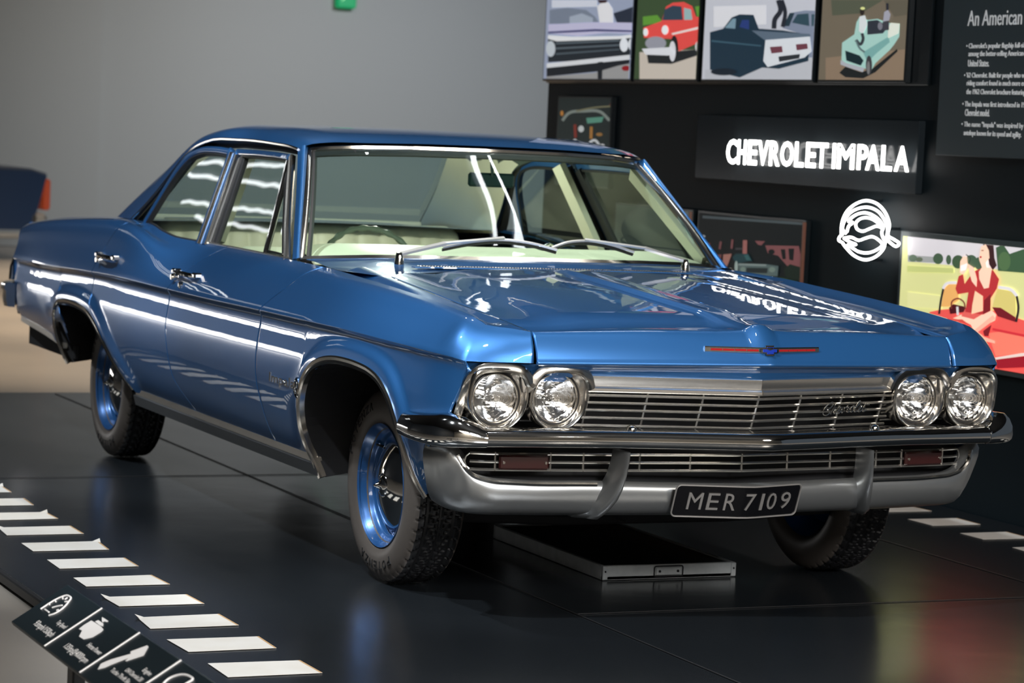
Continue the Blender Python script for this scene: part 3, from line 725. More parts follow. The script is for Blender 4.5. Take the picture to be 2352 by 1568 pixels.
# ---- number plate: pressed plate bent over the point of the valance
def plate_pt(y, z, out=0):
    x = .836-abs(y)*.17-.004*math.exp(-(y/.02)**2)
    return (x+out+(z-.36)*.36, y, z-abs(y)*-.02)
def rr_outline(y0, y1, z0, z1, r, n=6):
    P = []
    for cy, cz, a0 in ((y1-r, z1-r, 0), (y0+r, z1-r, 90), (y0+r, z0+r, 180), (y1-r, z0+r, 270)):
        for i in range(n+1):
            a = math.radians(a0+90*i/n); P.append((cy+r*math.cos(a), cz+r*math.sin(a)))
    return P
PY0, PY1, PZ0, PZ1 = -.238, .178, .309, .406
m = MB(); V = []; cols = np.linspace(PY0, PY1, 43)
for y in cols:
    e = min(y-PY0, PY1-y); r = .014; cut = r-math.sqrt(max(0, r*r-(r-e)**2)) if e < r else 0
    for q, z in enumerate((PZ0+cut, PZ1-cut)): V += [plate_pt(y, z, .002), plate_pt(y, z, -.002)]
F = []
for i in range(42):
    a = 4*i; b = 4*i+4; F += [(a, b, b+2, a+2), (a+1, a+3, b+3, b+1), (a, a+1, b+1, b), (a+2, b+2, b+3, a+3)]
m.add(V, F); plate = m.build('number_plate', mat('plate_black', (.004, .004, .005, 1), 0, .25), car)
PLW = mat('plate_silver', (.42, .40, .38, 1), .6, .35)
m = MB(); P = []
o = rr_outline(PY0, PY1, PZ0, PZ1, .014)
for (a, b) in zip(o, o[1:]+o[:1]):
    k = max(1, int(abs(b[0]-a[0])/.02))
    for i in range(k): P.append(plate_pt(a[0]+(b[0]-a[0])*i/k, a[1]+(b[1]-a[1])*i/k, .003))
m.tube(P, .0028, 6, closed=True, up=(1, 0, 0)); m.build('plate_border', PLW, plate)
def text_mesh(txt, extrude=0.0, bevel=0.0, outline=False, space=1.0):
    c = bpy.data.curves.new('t', 'FONT'); c.body = txt; c.size = 1; c.space_character = space
    c.extrude = extrude; c.bevel_depth = bevel; c.bevel_resolution = 1; c.resolution_u = 3
    if outline: c.fill_mode = 'NONE'
    o = bpy.data.objects.new('t', c); COL.objects.link(o)
    dg = bpy.context.evaluated_depsgraph_get(); me = bpy.data.meshes.new_from_object(o.evaluated_get(dg))
    V = [tuple(v.co) for v in me.vertices]; F = [tuple(p.vertices) for p in me.polygons]
    bpy.data.objects.remove(o); bpy.data.curves.remove(c); bpy.data.meshes.remove(me)
    return V, F
def fit_text(txt, w, h=None, **k):
    """vertices scaled so the glyph box is w wide and h high, origin at lower left"""
    V, F = text_mesh(txt, **k); xs = [v[0] for v in V]; ys = [v[1] for v in V]
    x0, x1, y0, y1 = min(xs), max(xs), min(ys), max(ys); sx = w/(x1-x0); sy = sx if h is None else h/(y1-y0)
    return [((v[0]-x0)*sx, (v[1]-y0)*sy, v[2]) for v in V], F
# plate characters (pixel spans measured in the photograph, laid on the plate)
chars = [('M', -.197, .045), ('E', -.137, .036), ('R', -.084, .036), ('7', -.020, .034), ('1', .033, .011), ('0', .058, .034), ('9', .109, .036)]
for ch, y0, wd in chars:
    V, F = fit_text(ch, wd, .052, extrude=.02); m = MB()
    m.add([plate_pt(y0+a, .332+b, .0045+(.0015 if c > 0 else -.002)) for a, b, c in V], F); m.build('plate_character', PLW, plate, smooth=False)
# ---- bonnet badge
def badge(y, z, out): return (.8905-abs(y)*.19+out-(z-.815)*.55, y, z)
m = MB()
for y0, y1 in ((-.195, .185),):
    ysb = sorted(set(list(np.linspace(y0, y1, 20))+[0])); P = [badge(y, .815, .002) for y in ysb]
    m.sweep(P, [(-.004, -.0085), (.006, -.0085), (.008, -.0055), (.008, .0055), (.006, .0085), (-.004, .0085)])
bg = m.build('bonnet_badge', TRIM, car)
for y0, y1 in ((-.18, -.034), (.034, .172)):
    m = MB()
    for q in range(4):
        a = y0+(y1-y0)*q/4+.001; b_ = y0+(y1-y0)*(q+1)/4-.001
        m.sweep([badge(a, .815, .0095), badge((a+b_)/2, .815, .0095), badge(b_, .815, .0095)], [(-.001, -.003), (.0018, -.003), (.0018, .003), (-.001, .003)])
    m.build('red_insert', RED, bg)
m = MB(); m.sweep([badge(y, .815, .009) for y in (-.032, -.01, 0, .01, .032)], [(-.001, -.005), (.002, -.005), (.002, .005), (-.001, .005)]); m.build('dark_insert', BLACK, bg)
def prism(pts, f, h): 
    n = len(pts); V = [f(a, b, 0) for a, b in pts]+[f(a, b, h) for a, b in pts]
    return V, [tuple(range(n, 2*n)), tuple(range(n))[::-1]]+[(i, (i+1) % n, n+(i+1) % n, n+i) for i in range(n)]
bow = [(-.020, -.004), (-.0085, -.004), (-.0085, -.0085), (.0085, -.0085), (.0085, -.004), (.023, -.004), (.020, .004), (.0085, .004), (.0085, .0085), (-.0085, .0085), (-.0085, .004), (-.023, .004)]
bow = [(-.023, -.0045), (-.0105, -.0045), (-.0125, -.0095), (.0085, -.0095), (.0100, -.0045), (.0215, -.0045), (.024, .0045), (.0115, .0045), (.0135, .0095), (-.0085, .0095), (-.0100, .0045), (-.0215, .0045)]
V, F = prism([(a*1.3, b*1.5) for a, b in bow], lambda a, b, h: badge(a, .815+b, .010+h), .002); m = MB(); m.add(V, F); bt = m.build('bowtie_frame', TRIM, bg, smooth=False)
V, F = prism([(a*1.05, b*1.0) for a, b in bow], lambda a, b, h: badge(a, .815+b, .012+h), .0012); m = MB(); m.add(V, F); m.build('bowtie', BLUEE, bg, smooth=False)
# ---- flank script and round crest (passenger side and driver side alike)
def flank(x, z, out, sg): return (x, (low_y(x, z)+flare(x, z)+out)*sg, z)
for sg in (-1, 1):
    m = MB(); V, F = fit_text('Impala', .245, .048, extrude=.02)
    x0 = -.655
    V2 = []
    for a, b_, c in V:
        xx = a+.18*b_; x = x0+xx if sg < 0 else x0+.27-xx
        V2.append(flank(x, .549+b_*.9, .003 if c > 0 else -.002, sg))
    m.add(V2, F); m.build('flank_script', CHROME, car, smooth=False)
    m = MB(); c = (-.345, 0, .571)
    V = []; n = 28; rg = [(.034, .0), (.034, .005), (.029, .007), (.026, .004)]
    for r, h in rg:
        for k in range(n):
            a = 2*math.pi*k/n; V.append(flank(c[0]+r*.75*math.cos(a), c[2]+r*math.sin(a), h, sg))
    F = [(a*n+k, a*n+(k+1) % n, (a+1)*n+(k+1) % n, (a+1)*n+k) for a in range(3) for k in range(n)]; m.add(V, F)
    for P in ([(-.018, -.012), (-.006, .002), (.004, .000), (.014, .012), (.018, .02)], [(-.012, -.02), (0, -.006), (.008, -.004), (.012, -.018)], [(.0, .004), (-.008, .018)]):
        m.tube([flank(c[0]+a*.75, c[2]+b_, .005, sg) for a, b_ in cat([np.array(p) for p in P], 3)], .003, 6, up=(0, 1, 0))
    m.build('flank_crest', CHROME, car)
# ================================================================== GREENHOUSE
def gy(z): return .848-(z-.95)*.435
def gp(x, z, out=0, sg=1): return (x, (gy(z)+out)*sg, z)
HT = lambda a: (np.interp(a, [0, .3, .5, .62, .66], [-1.165, -1.18, -1.215, -1.272, -1.30]), np.interp(a, [0, .3, .5, .62, .66], [1.343, 1.341, 1.335, 1.325, 1.317]))
# roof rails front -> rear (y>0)
K = 8
g0 = [(-1.285, .690, 1.322), (-1.34, .695, 1.330), (-1.5, .702, 1.338), (-1.9, .708, 1.343), (-2.3, .706, 1.325), (-2.44, .712, 1.295), (-2.53, .722, 1.255), (-2.60, .737, 1.205), (-2.70, .765, 1.125), (-2.80, .79, 1.055), (-2.905, .818, .988)]
g1 = [(-1.27, .665, 1.336), (-1.33, .668, 1.348), (-1.5, .672, 1.362), (-1.9, .675, 1.371), (-2.3, .675, 1.358), (-2.50, .682, 1.325), (-2.63, .692, 1.278), (-2.74, .707, 1.222), (-2.88, .735, 1.14), (-2.99, .765, 1.062), (-3.11, .80, .98)]
g2 = [(-1.245, .60, 1.348), (-1.32, .60, 1.363), (-1.5, .605, 1.381), (-1.9, .61, 1.391), (-2.3, .61, 1.381), (-2.52, .615, 1.352), (-2.68, .625, 1.308), (-2.83, .65, 1.24), (-3.02, .69, 1.145), (-3.19, .72, 1.06), (-3.38, .745, .966)]
g3 = [(-1.20, .48, 1.352), (-1.30, .48, 1.372), (-1.5, .48, 1.390), (-1.9, .48, 1.400), (-2.3, .48, 1.394), (-2.52, .49, 1.375), (-2.72, .52, 1.328), (-2.88, .565, 1.262), (-3.08, .615, 1.16), (-3.26, .65, 1.065), (-3.45, .68, .962)]
g4 = [(-1.165, .25, 1.358), (-1.28, .25, 1.377), (-1.5, .25, 1.397), (-1.9, .25, 1.406), (-2.3, .25, 1.402), (-2.54, .25, 1.385), (-2.74, .26, 1.344), (-2.79, .26, 1.328)]
g5 = [(-1.155, 0, 1.359), (-1.275, 0, 1.379), (-1.5, 0, 1.399), (-1.9, 0, 1.408), (-2.3, 0, 1.405), (-2.55, 0, 1.389), (-2.76, 0, 1.347), (-2.81, 0, 1.33)]
def cross(P, n): return cat(P, n)
SS = 5
R6 = [cat([np.array(p) for p in g], SS) for g in (g0, g1, g2, g3, g4, g5)]
nroof = 7*SS+1
# roof: full-width loft over the first stations (to the rear header)
G = []
ra = [cat([np.array(p) for p in g[:8]], SS) for g in (g0, g1, g2, g3)]+[cat([np.array(p) for p in g[:8]], SS) for g in (g4, g5)]
# rear edge of the roof follows rails g3.. up to station 6.x
for i in range(6*SS+1):
    half = [r[i] for r in ra]
    full = [p*np.array([1, -1, 1]) for p in half]+[p for p in half[:-1][::-1]]
    G.append([tuple(q) for q in cat(full, 4)])
roof = shell('roof_panel', G, PAINT, car, 1, edges=(0, 0, 0, 0), angle=60)
for sg in (-1, 1):
    G = []
    for i in range(6*SS, len(R6[0])):
        P = [R6[k][i] for k in range(4)]; G.append([tuple(q) for q in cat(P, 4)])
    pil = shell('rear_pillar', G, PAINT, roof, sg, edges=(0, 0, 0, 1), angle=60)
    # rain gutter
    A = [np.array(p) for p in g0]; P = [(x, (y+.006)*sg, z-.004) for x, y, z in cat(A, 4)]
    m = MB(); m.tube(P, .0052, 6, up=(0, 1, .1)); m.build('rain_gutter', TRIM, roof)
    # dark channel between gutter and door frames, then lower inner roof rail
    top = [(-1.30, 1.300), (-1.5, 1.307), (-1.9, 1.308), (-2.3, 1.295), (-2.43, 1.268), (-2.52, 1.225), (-2.60, 1.165), (-2.70, 1.085), (-2.78, 1.02), (-2.83, .985)]
    g0b = [g0[0], g0[2], g0[3], g0[4], g0[5], g0[6], g0[7], g0[8], g0[9], g0[10]]
    G = [[tuple(p), tuple((np.array(p)*.5+np.array(gp(x, z, .0))*.5)-np.array([0, .018, 0])), gp(x, z, -.006)] for p, (x, z) in zip(g0b, top)]
    shell('window_channel', G, RUBBER, roof, sg, edges=(0, 0, 0, 0))
    # windscreen pillar
    m = MB()
    bt_ = [np.array(p) for p in ((-.895, .842, .950), (-1.02, .795, 1.065), (-1.16, .742, 1.195), (-1.292, .695, 1.322))]
    fr_ = [np.array(p) for p in ((-.895, .812, .957), (-1.02, .762, 1.075), (-1.16, .705, 1.205), (-1.295, .652, 1.325))]
    md_ = [np.array(p) for p in ((-.870, .833, .956), (-.998, .785, 1.075), (-1.14, .730, 1.208), (-1.275, .678, 1.335))]
    G = [[tuple(a), tuple(c), tuple(b)] for a, c, b in zip(cat(bt_, 5), cat(md_, 5), cat(fr_, 5))]
    G = [[tuple(q) for q in cat([np.array(p) for p in g], 4)] for g in G]
    shell('windscreen_pillar', G, PAINT, roof, sg, edges=(0, 0, 1, 1), depth=.02, angle=60)
    # ---- door window frames
    rw = [(-1.915, .948), (-1.96, 1.10), (-2.012, 1.272), (-2.20, 1.277), (-2.38, 1.266), (-2.465, 1.243), (-2.52, 1.20), (-2.56, 1.145), (-2.60, 1.06), (-2.635, .985)]
    rwf = [(-1.915, .948), (-2.012, 1.272)]
    def frame(name, pts, wd, mt, par, out=0, n=1, dep=.010):
        Q = cat([np.array(p) for p in pts], n) if n > 1 else [np.array(p, float) for p in pts]
        P = [gp(x, z, out, sg) for x, z in Q]
        m = MB(); h = wd/2
        m.sweep(P, [(-h, -dep), (h, -dep), (h, dep*.6), (h*.7, dep), (-h*.7, dep), (-h, dep*.6)], up=(0, sg, .43)); return m.build(name, mt, par, angle=50)
    # rear door frame (blue) with rubber inside
    frame('window_frame', [(-1.895, .945), (-1.94, 1.10), (-1.997, 1.285), (-2.02, 1.2895)], .034, PAINT, rd if False else (fd.parent and car), .004)
    o2 = [(-2.0, 1.289), (-2.2, 1.2925), (-2.39, 1.281), (-2.475, 1.258), (-2.535, 1.212), (-2.578, 1.152), (-2.618, 1.065), (-2.66, .975)]
    frame('window_frame', o2, .026, PAINT, car, .004, 4)
    frame('window_gasket', rw[2:], .012, RUBBER, car, -.002, 4); frame('window_gasket', [rw[0], rw[1], rw[2]], .010, RUBBER, car, -.002)
    # centre pillar: chrome-striped frame edges and a black gap
    frame('pillar_strip', [(-1.872, .945), (-1.917, 1.10), (-1.972, 1.288)], .006, TRIM, car, .010)
    frame('pillar_gap', [(-1.855, .945), (-1.900, 1.10), (-1.958, 1.288)], .024, BLACK, car, -.006)
    frame('pillar_strip', [(-1.842, .945), (-1.888, 1.10), (-1.946, 1.288)], .006, TRIM, car, .010)
    frame('window_frame', [(-1.818, .945), (-1.866, 1.10), (-1.926, 1.288)], .034, PAINT, car, .006)
    frame('pillar_strip', [(-1.792, .945), (-1.842, 1.10), (-1.903, 1.28)], .010, TRIM, car, .008)
    frame('window_gasket', [(-1.757, .947), (-1.807, 1.10), (-1.874, 1.276)], .055, RUBBER, car, -.010)
    # front door frame top and front
    frame('window_frame', [(-1.93, 1.2915), (-1.7, 1.2935), (-1.5, 1.292), (-1.345, 1.288)], .022, PAINT, car, .004)
    frame('window_frame', [(-1.335, 1.292), (-1.20, 1.17), (-1.06, 1.05), (-.925, .945)], .020, TRIM, car, .001)
    frame('window_gasket', [(-1.86, 1.278), (-1.7, 1.280), (-1.5, 1.279), (-1.36, 1.276)], .010, RUBBER, car, -.002)
    frame('window_gasket', [(-1.36, 1.274), (-1.222, 1.155), (-1.09, 1.045), (-.965, .950)], .014, RUBBER, car, -.004)
    # quarter-light (vent window) bar
    frame('vent_bar', [(-1.145, .952), (-1.22, 1.08), (-1.338, 1.274)], .012, CHROME, car, .004)
    frame('vent_bar', [(-1.158, .952), (-1.233, 1.08), (-1.35, 1.274)], .012, RUBBER, car, -.001)
    frame('vent_bar', [(-1.14, .962), (-1.05, .962), (-.965, .960)], .008, CHROME, car, .002)
    # belt mouldings
    m = MB(); P = [(x, (R_(x)[0]+.001)*sg, R_(x)[1]+.003) for x in np.linspace(-.88, -1.865, 20)]
    m.tube(P, .0045, 6); m.build('belt_moulding', TRIM, fd)
    m = MB(); P = [(x, (R_(x)[0]-.006)*sg, R_(x)[1]+.001) for x in np.linspace(-1.89, -2.66, 20)]
    m.tube(P, .0045, 6); m.build('belt_moulding', RUBBER, rd)
    # panes
    m = MB(); A = [gp(x, z, -.012, sg) for x, z in [(-1.915, .93)]+rw[2:]+[(-2.635, .93)]]; m.add(A, [tuple(range(len(A)))]); m.build('side_glass', SGLASS, car, smooth=False)
    m = MB(); A = [gp(x, z, -.012, sg) for x, z in [(-1.15, .93), (-1.75, .93), (-1.86, 1.28), (-1.345, 1.28)]]; m.add(A, [(0, 1, 2, 3)]); m.build('side_glass', SGLASS, car, smooth=False)
    m = MB(); A = [gp(x, z, -.008, sg) for x, z in [(-.96, .94), (-1.145, .94), (-1.345, 1.275)]]; m.add(A, [(0, 1, 2)]); m.build('vent_glass', SGLASS, car, smooth=False)
# ---- windscreen
def ws(s, t, out=0):
    """s -1..1 across, t 0..1 bottom to top"""
    yb = .812*s; yt = .652*s; bx, bz = WB(yb); tx, tz = HT(abs(yt)); y = yb+(yt-yb)*t
    bul = math.sin(math.pi*t)*.018
    return (bx+(tx-bx)*t+bul*.8+out*.6, y, bz+(tz-bz)*t+bul*.55+out*.8)
G = [[ws(s, t) for t in np.linspace(0, 1, 14)] for s in np.linspace(-1, 1, 41)]
wsc = shell('windscreen', G, GLASS, car, 1, edges=(0, 0, 0, 0), angle=80)
m = MB()
m.sweep([ws(s, 1, .004) for s in np.linspace(-1, 1, 41)], [(-.010, -.009), (.010, -.009), (.011, 0), (.004, .007), (-.006, .006), (-.011, 0)], up=(.6, 0, .8)); m.build('windscreen_trim', TRIM, wsc, angle=50)
m = MB(); m.sweep([ws(s, 0, .003) for s in np.linspace(-1, 1, 41)], [(-.010, -.006), (.010, -.006), (.008, .003), (-.006, .006)], up=(.6, 0, .8)); m.build('windscreen_trim', TRIM, wsc, angle=50)
for s in (-1, 1):
    m = MB(); m.sweep([ws(s, t, .004) for t in np.linspace(0, 1, 12)], [(-.013, -.008), (.013, -.008), (.012, .002), (.003, .007), (-.008, .006), (-.013, 0)], up=(.6, 0, .8)); m.build('windscreen_trim', TRIM, wsc, angle=50)
    m = MB(); m.sweep([ws(s*.972, t, -.004) for t in np.linspace(0, .985, 12)], [(-.008, -.004), (.008, -.004), (.008, .004), (-.008, .004)], up=(.6, 0, .8)); m.build('windscreen_gasket', RUBBER, wsc)
m = MB(); m.sweep([ws(s, .965, -.004) for s in np.linspace(-.97, .97, 31)], [(-.022, -.003), (.022, -.003), (.022, .003), (-.022, .003)], up=(.6, 0, .8)); m.build('windscreen_gasket', RUBBER, wsc)
# ---- rear window
A = [cat([np.array(p) for p in g], SS) for g in (g3,)][0]
edge = [A[i] for i in range(6*SS, len(A))]
G = []
for i, e in enumerate(edge):
    t = i/(len(edge)-1); row = []
    for s in np.linspace(-1, 1, 21):
        bx = e[0]-.06*(1-s*s)*(.6+.4*t)+.0; row.append((bx, e[1]*s, e[2]+.010*(1-s*s)*(1-t)))
    G.append(row)
rg = shell('rear_glass', G, GLASS, car, 1, edges=(0, 0, 0, 0), angle=80)
per = [G[0][j] for j in range(21)]+[g[-1] for g in G[1:]]+[G[-1][j] for j in range(20)[::-1]]+[g[0] for g in G[1:-1][::-1]]
m = MB(); m.tube(per, .017, 6, closed=True, up=(-.8, 0, .6)); m.build('rear_glass_gasket', RUBBER, rg)
# ---- boot lid / rear deck and tail
G = []
for x in np.linspace(-4.43, -2.85, 24):
    h, g, r = H_(x), G_(x), R_(x); xs = x
    half = [(x, h[0]-.003, h[1]+.001), (x, g[0], g[1]+.002), (x, r[0], r[1])]
    zc = r[1]+.012*(1 if x < -3.2 else .4)
    row = [(p[0], -p[1], p[2]) for p in half]+[(x, -.55, zc-.004), (x, -.25, zc+.002), (x, 0, zc+.004), (x, .25, zc+.002), (x, .55, zc-.004)]+[half[2], half[1], half[0]]
    G.append([tuple(q) for q in cat([np.array(p) for p in row], 3)])
G = [g for g in G if True]
deck = shell('boot_lid', G, PAINT, car, 1, edges=(0, 0, 0, 0), angle=60)
G = []
for z, x in ((.90, -4.425), (.83, -4.435), (.733, -4.44), (.62, -4.41), (.53, -4.37), (.46, -4.27)):
    hw = low_y(-4.4, z) if z < .73 else np.interp(z, [.733, .80, .868, .90], [.925, .905, .89, .86])
    G.append([(x-.03*(1-(s*s)), hw*s*.995, z) for s in np.linspace(-1, 1, 17)])
tail = shell('tail_panel', G, PAINT, car, 1, edges=(0, 0, 0, 0), angle=60)
for sg in (-1, 1):
    for y in (.78, .60, .42):
        m = MB(); m.lathe([(0, .03), (.03, .028), (.05, .018), (.056, .004), (.070, .012), (.075, 0), (.075, -.02)], (-4.455, y*sg, .655), 'x', 28, sg=-1, mats=[1, 1, 1, 0, 0, 0]); m.build('tail_lamp', [CHROME, mat('tail_red', (.3, .01, .01, 1), 0, .2, 1)], tail)
    m = MB(); m.sweep([(-4.462, .90*sg, .73), (-4.465, .915*sg, .69), (-4.46, .92*sg, .63)], [(-.012, -.02), (.012, -.02), (.016, .01), (-.016, .01)], up=(-1, 0, 0)); m.build('tail_moulding', CHROME, tail)
m = MB(); E = [(-4.36, .960), (-4.42, .962), (-4.47, .945), (-4.51, .90), (-4.53, .82), (-4.55, .5), (-4.555, .001)]
Q = cat([np.array(e) for e in E], 5); P = [(x, -y, .565) for x, y in Q]+[(x, y, .565) for x, y in Q[::-1][1:]]
m.sweep(P, [(.03, -.055), (-.004, -.052), (-.012, -.02), (-.014, .02), (-.022, .03), (-.020, .052), (.0, .060), (.03, .055)] ); m.build('rear_bumper', CHROME, car, angle=60)
m = MB(); P = [(x+.05, -y*.95, .51) for x, y in Q]+[(x+.05, y*.95, .51) for x, y in Q[::-1][1:]]
m.sweep(P, [(.03, -.03), (.0, -.028), (-.006, .0), (-.004, .04), (.03, .04)]); m.build('rear_valance', SATIN, car, angle=60)
# ================================================================== CABIN
m = MB(); G = []
dash = []
for y in np.linspace(-.77, .77, 33):
    a = abs(y); wx, wz = WB(y); f = 1-max(0, (a-.60)/.17)**2*.9 if a > .6 else 1
    dash.append([(wx-.015, y, wz-.022), (wx-.06, y, wz-.004), (-.99, y, .968+.026*f), (-1.07, y, .970+.030*f), (-1.12, y, .968+.026*f), (-1.145, y, .95), (-1.14, y, .90), (-1.10, y, .75)])
dsh = shell('dashboard', [[tuple(q) for q in cat([np.array(p) for p in r], 3)] for r in dash], CREAM, car, 1, edges=(0, 0, 0, 0), angle=60)
def bench(name, xb, zt, zs, depth):
    """bench seat; backrest with vertical pleats"""
    m = MB(); n = 121; G = []
    for y in np.linspace(-.68, .68, n):
        pl = .012*abs(math.sin(math.pi*(y+.68)/.0971))**.6; e = min(1, (.68-abs(y))/.06); e = math.sqrt(max(0, 1-(1-e)**2))
        zt2 = zt-.05*(1-e)
        G.append([(xb+.16+pl, y, zs+.02), (xb+.13+pl, y, zs+.15), (xb+.10+pl, y, zt2-.12), (xb+.085+pl, y, zt2-.04), (xb+.055+pl*.4, y, zt2-.006), (xb+.01, y, zt2), (xb-.04, y, zt2-.02), (xb-.06, y, zt2-.10), (xb-.05, y, zs)])
    o = shell(name, [[tuple(q) for q in cat([np.array(p) for p in r], 3)] for r in G], CREAM, car, 1, edges=(0, 0, 0, 0), angle=70)
    m = MB(); m.box((xb+.16+depth/2, 0, zs-.06), (depth, 1.30, .16), 0, .03); m.build('seat_cushion', CREAM, o)
    return o
bench('front_seat', -2.02, .935, .50, .50)
bench('rear_seat', -3.06, .990, .52, .45)
m = MB(); m.box((-3.28, 0, .962), (.34, 1.30, .02), 0, .006); m.build('parcel_shelf', CREAM2, car)
m = MB(); m.sweep([(-3.40+.05*(s*s), .64*s, .983) for s in np.linspace(-1, 1, 21)], [(-.012, -.012), (.012, -.012), (.012, .010), (-.012, .012)]); m.build('rear_glass_trim', CREAM, car)
# headliner
G = []
for i in range(0, 6*SS+1, 2):
    half = [r[i] for r in ra]; full = [p*np.array([1, -1, 1]) for p in half]+[p for p in half[:-1][::-1]]
    G.append([(q[0]-(.03 if i < 8 else 0), q[1]*.96, q[2]-.030) for q in cat(full, 2)])
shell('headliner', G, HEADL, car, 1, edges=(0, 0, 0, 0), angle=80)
for sg in (-1, 1):
    G = []
    for i in range(6*SS-5, len(R6[0])):
        P = [R6[k][i] for k in range(4)]; G.append([(q[0]+.03, q[1]-.035, q[2]-.015) for q in P])
    shell('pillar_trim', G, CREAM, car, sg, edges=(0, 0, 0, 0), angle=60)
    m = MB(); 
    for xa, xb in ((-1.80, -.95), (-2.70, -1.86)):
        m.box(((xa+xb)/2, .765*sg, .70), (xb-xa, .04, .44), 0, .012); m.box(((xa+xb)/2, .728*sg, .80), ((xb-xa)*.5, .05, .05), 0, .015)
    m.build('door_trim', CREAM, car)
    m = MB(); m.sweep([(-1.86+.0, (gy(.95)-.055)*sg, .95), (-1.90, (gy(1.1)-.055)*sg, 1.1), (-1.955, (gy(1.29)-.055)*sg, 1.29)], [(-.045, -.012), (.045, -.012), (.045, .012), (-.045, .012)], up=(0, sg, .43)); m.build('pillar_trim', CREAM, car)
    m = MB(); m.sweep([(-.985, (gy(.96)-.05)*sg, .97), (-1.12, (gy(1.08)-.05)*sg, 1.09), (-1.33, (gy(1.28)-.05)*sg, 1.28)], [(-.03, -.010), (.03, -.010), (.03, .010), (-.03, .010)], up=(0, sg, .43)); m.build('pillar_trim', CREAM, car)
# floor of the cabin, firewall, underbody
m = MB(); m.box((-2.0, 0, .36), (2.9, 1.5, .10)); m.box((-.60, 0, .62), (.06, 1.4, .50)); m.box((-3.1, 0, .66), (.06, 1.3, .5)); m.box((-3.85, 0, .58), (.75, 1.3, .24)); m.box((.0, 0, .52), (1.04, .92, .46)); m.box((-1.0, 0, .27), (.3, .2, .10)); 
m.build('underbody', BLACK, car, smooth=False)
m = MB(); m.tube([(.15, -.70, .24), (.15, -.3, .22), (.15, .3, .22), (.15, .70, .24)], .03, 8); m.build('front_axle', BLACK, car)
m = MB(); m.tube([(-3.02, -.70, .30), (-3.02, .70, .30)], .045, 10); m.lathe([(0, -.13), (.10, -.10), (.14, 0), (.10, .10), (0, .13)], (-3.02, 0, .30), 'x', 20)
m.build('rear_axle', BLACK, car)
m = MB(); m.box((.28, 0, .285), (.34, .46, .09), 0, .03); m.build('cross_member', BLACK, car)
# steering wheel with finger grips
sw_c = Vector((-1.36, -.362, .868)); tl = Matrix.Rotation(math.radians(-28), 3, 'Y')
P = []; sc = []
for i in range(120):
    a = 2*math.pi*i/120; v = tl @ Vector((0, .195*math.cos(a), .195*math.sin(a))); P.append(sw_c+v); sc.append(1+.22*math.sin(a*24))
m = MB(); m.tube(P, .0105, 8, closed=True, up=(1, 0, .3), scale=sc); swh = m.build('steering_wheel', WHEELG, car)
m = MB()
for s in (-1, 1): m.tube([sw_c+tl @ Vector((0, s*.19, 0)), sw_c+tl @ Vector((.02, s*.05, -.01)), sw_c+tl @ Vector((.03, 0, -.01))], .009, 6)
m.tube([sw_c+tl @ Vector((0, 0, 0)), sw_c+tl @ Vector((.30, 0, -.05))], .02, 10, up=(0, 0, 1)); m.build('steering_column', WHEELG, swh)
m = MB(); m.box((-1.275, .052, 1.236), (.018, .185, .052), 0, .016); m.tube([(-1.26, .05, 1.25), (-1.235, .03, 1.32)], .006, 6); m.build('interior_mirror', mat('mirror_case', (.01, .03, .03, 1), 0, .25), car)
m = MB()
for s_ in (1,): m.box((-1.02, .165, 1.003), (.05, .05, .012), 0, .004); m.tube([(-1.02, .14, 1.006), (-1.0, .17, 1.02), (-1.02, .20, 1.008)], .006, 6)
m.build('dash_ornament', CHROME, dsh)
# added cabin fill: glowing box and point light under the roof
m = MB(); m.box((-2.1, 0, 1.352), (.16, .10, .016), 0, .006); m.build('cabin_fill_box', mat('cabin_fill_glow', (.9, .88, .8, 1), 0, .4, emit=(1, .95, .82, 1), estr=1.5), car)
pl = bpy.data.lights.new('cabin_fill', 'POINT'); pl.energy = 22; pl.color = (1, .98, .86); pl.shadow_soft_size = .02
dl = bpy.data.objects.new('cabin_fill', pl); COL.objects.link(dl); dl.location = (-2.1, 0, 1.33); dl.parent = car
# ---- wipers
for sg in (-1, 1):
    b0 = ws(-.66 if sg < 0 else .70, -.015); px = -.665; py = .545*sg
    m = MB(); m.lathe([(0, .034), (.010, .033), (.013, .022), (.016, .004), (.018, -.02)], (-.665, py, .962), 'z', 18)
    pv = m.build('wiper_pivot', CHROME, car)
    if sg < 0: el = ws(-.16, .13, .030); bl = [ws(-.445, .055, .016), ws(-.30, .105, .018), ws(-.16, .125, .018), ws(-.03, .10, .018), ws(.08, .055, .016)]
    else: el = ws(.235, .135, .030); bl = [ws(.06, .075, .016), ws(.15, .12, .018), ws(.26, .135, .018), ws(.36, .11, .018), ws(.47, .055, .016)]
    a0 = (-.665, py, .990); mid = seg(a0, el, .42); mid = (mid[0]+.01, mid[1], mid[2]+.014)
    m = MB(); m.sweep([a0, seg(a0, mid, .5), mid], [(-.009, -.004), (.009, -.004), (.006, .004), (-.006, .004)], up=(.5, 0, .8)); m.sweep([mid, seg(mid, el, .5), el], [(-.005, -.003), (.005, -.003), (.005, .003), (-.005, .003)], up=(.5, 0, .8))
    m.build('wiper_arm', WIPE, pv)
    B = cat([np.array(p) for p in bl], 5)
    m = MB(); m.sweep([(x, y, z) for x, y, z in B], [(-.0025, -.011), (.0025, -.011), (.003, -.002), (-.003, -.002)], up=(.6, 0, .8), mi=1)
    m.sweep([(x+.004, y, z+.006) for x, y, z in B], [(-.005, -.003), (.005, -.003), (.003, .002), (-.003, .002)], up=(.6, 0, .8)); m.build('wiper_blade', [WIPE, RUBBER], pv)
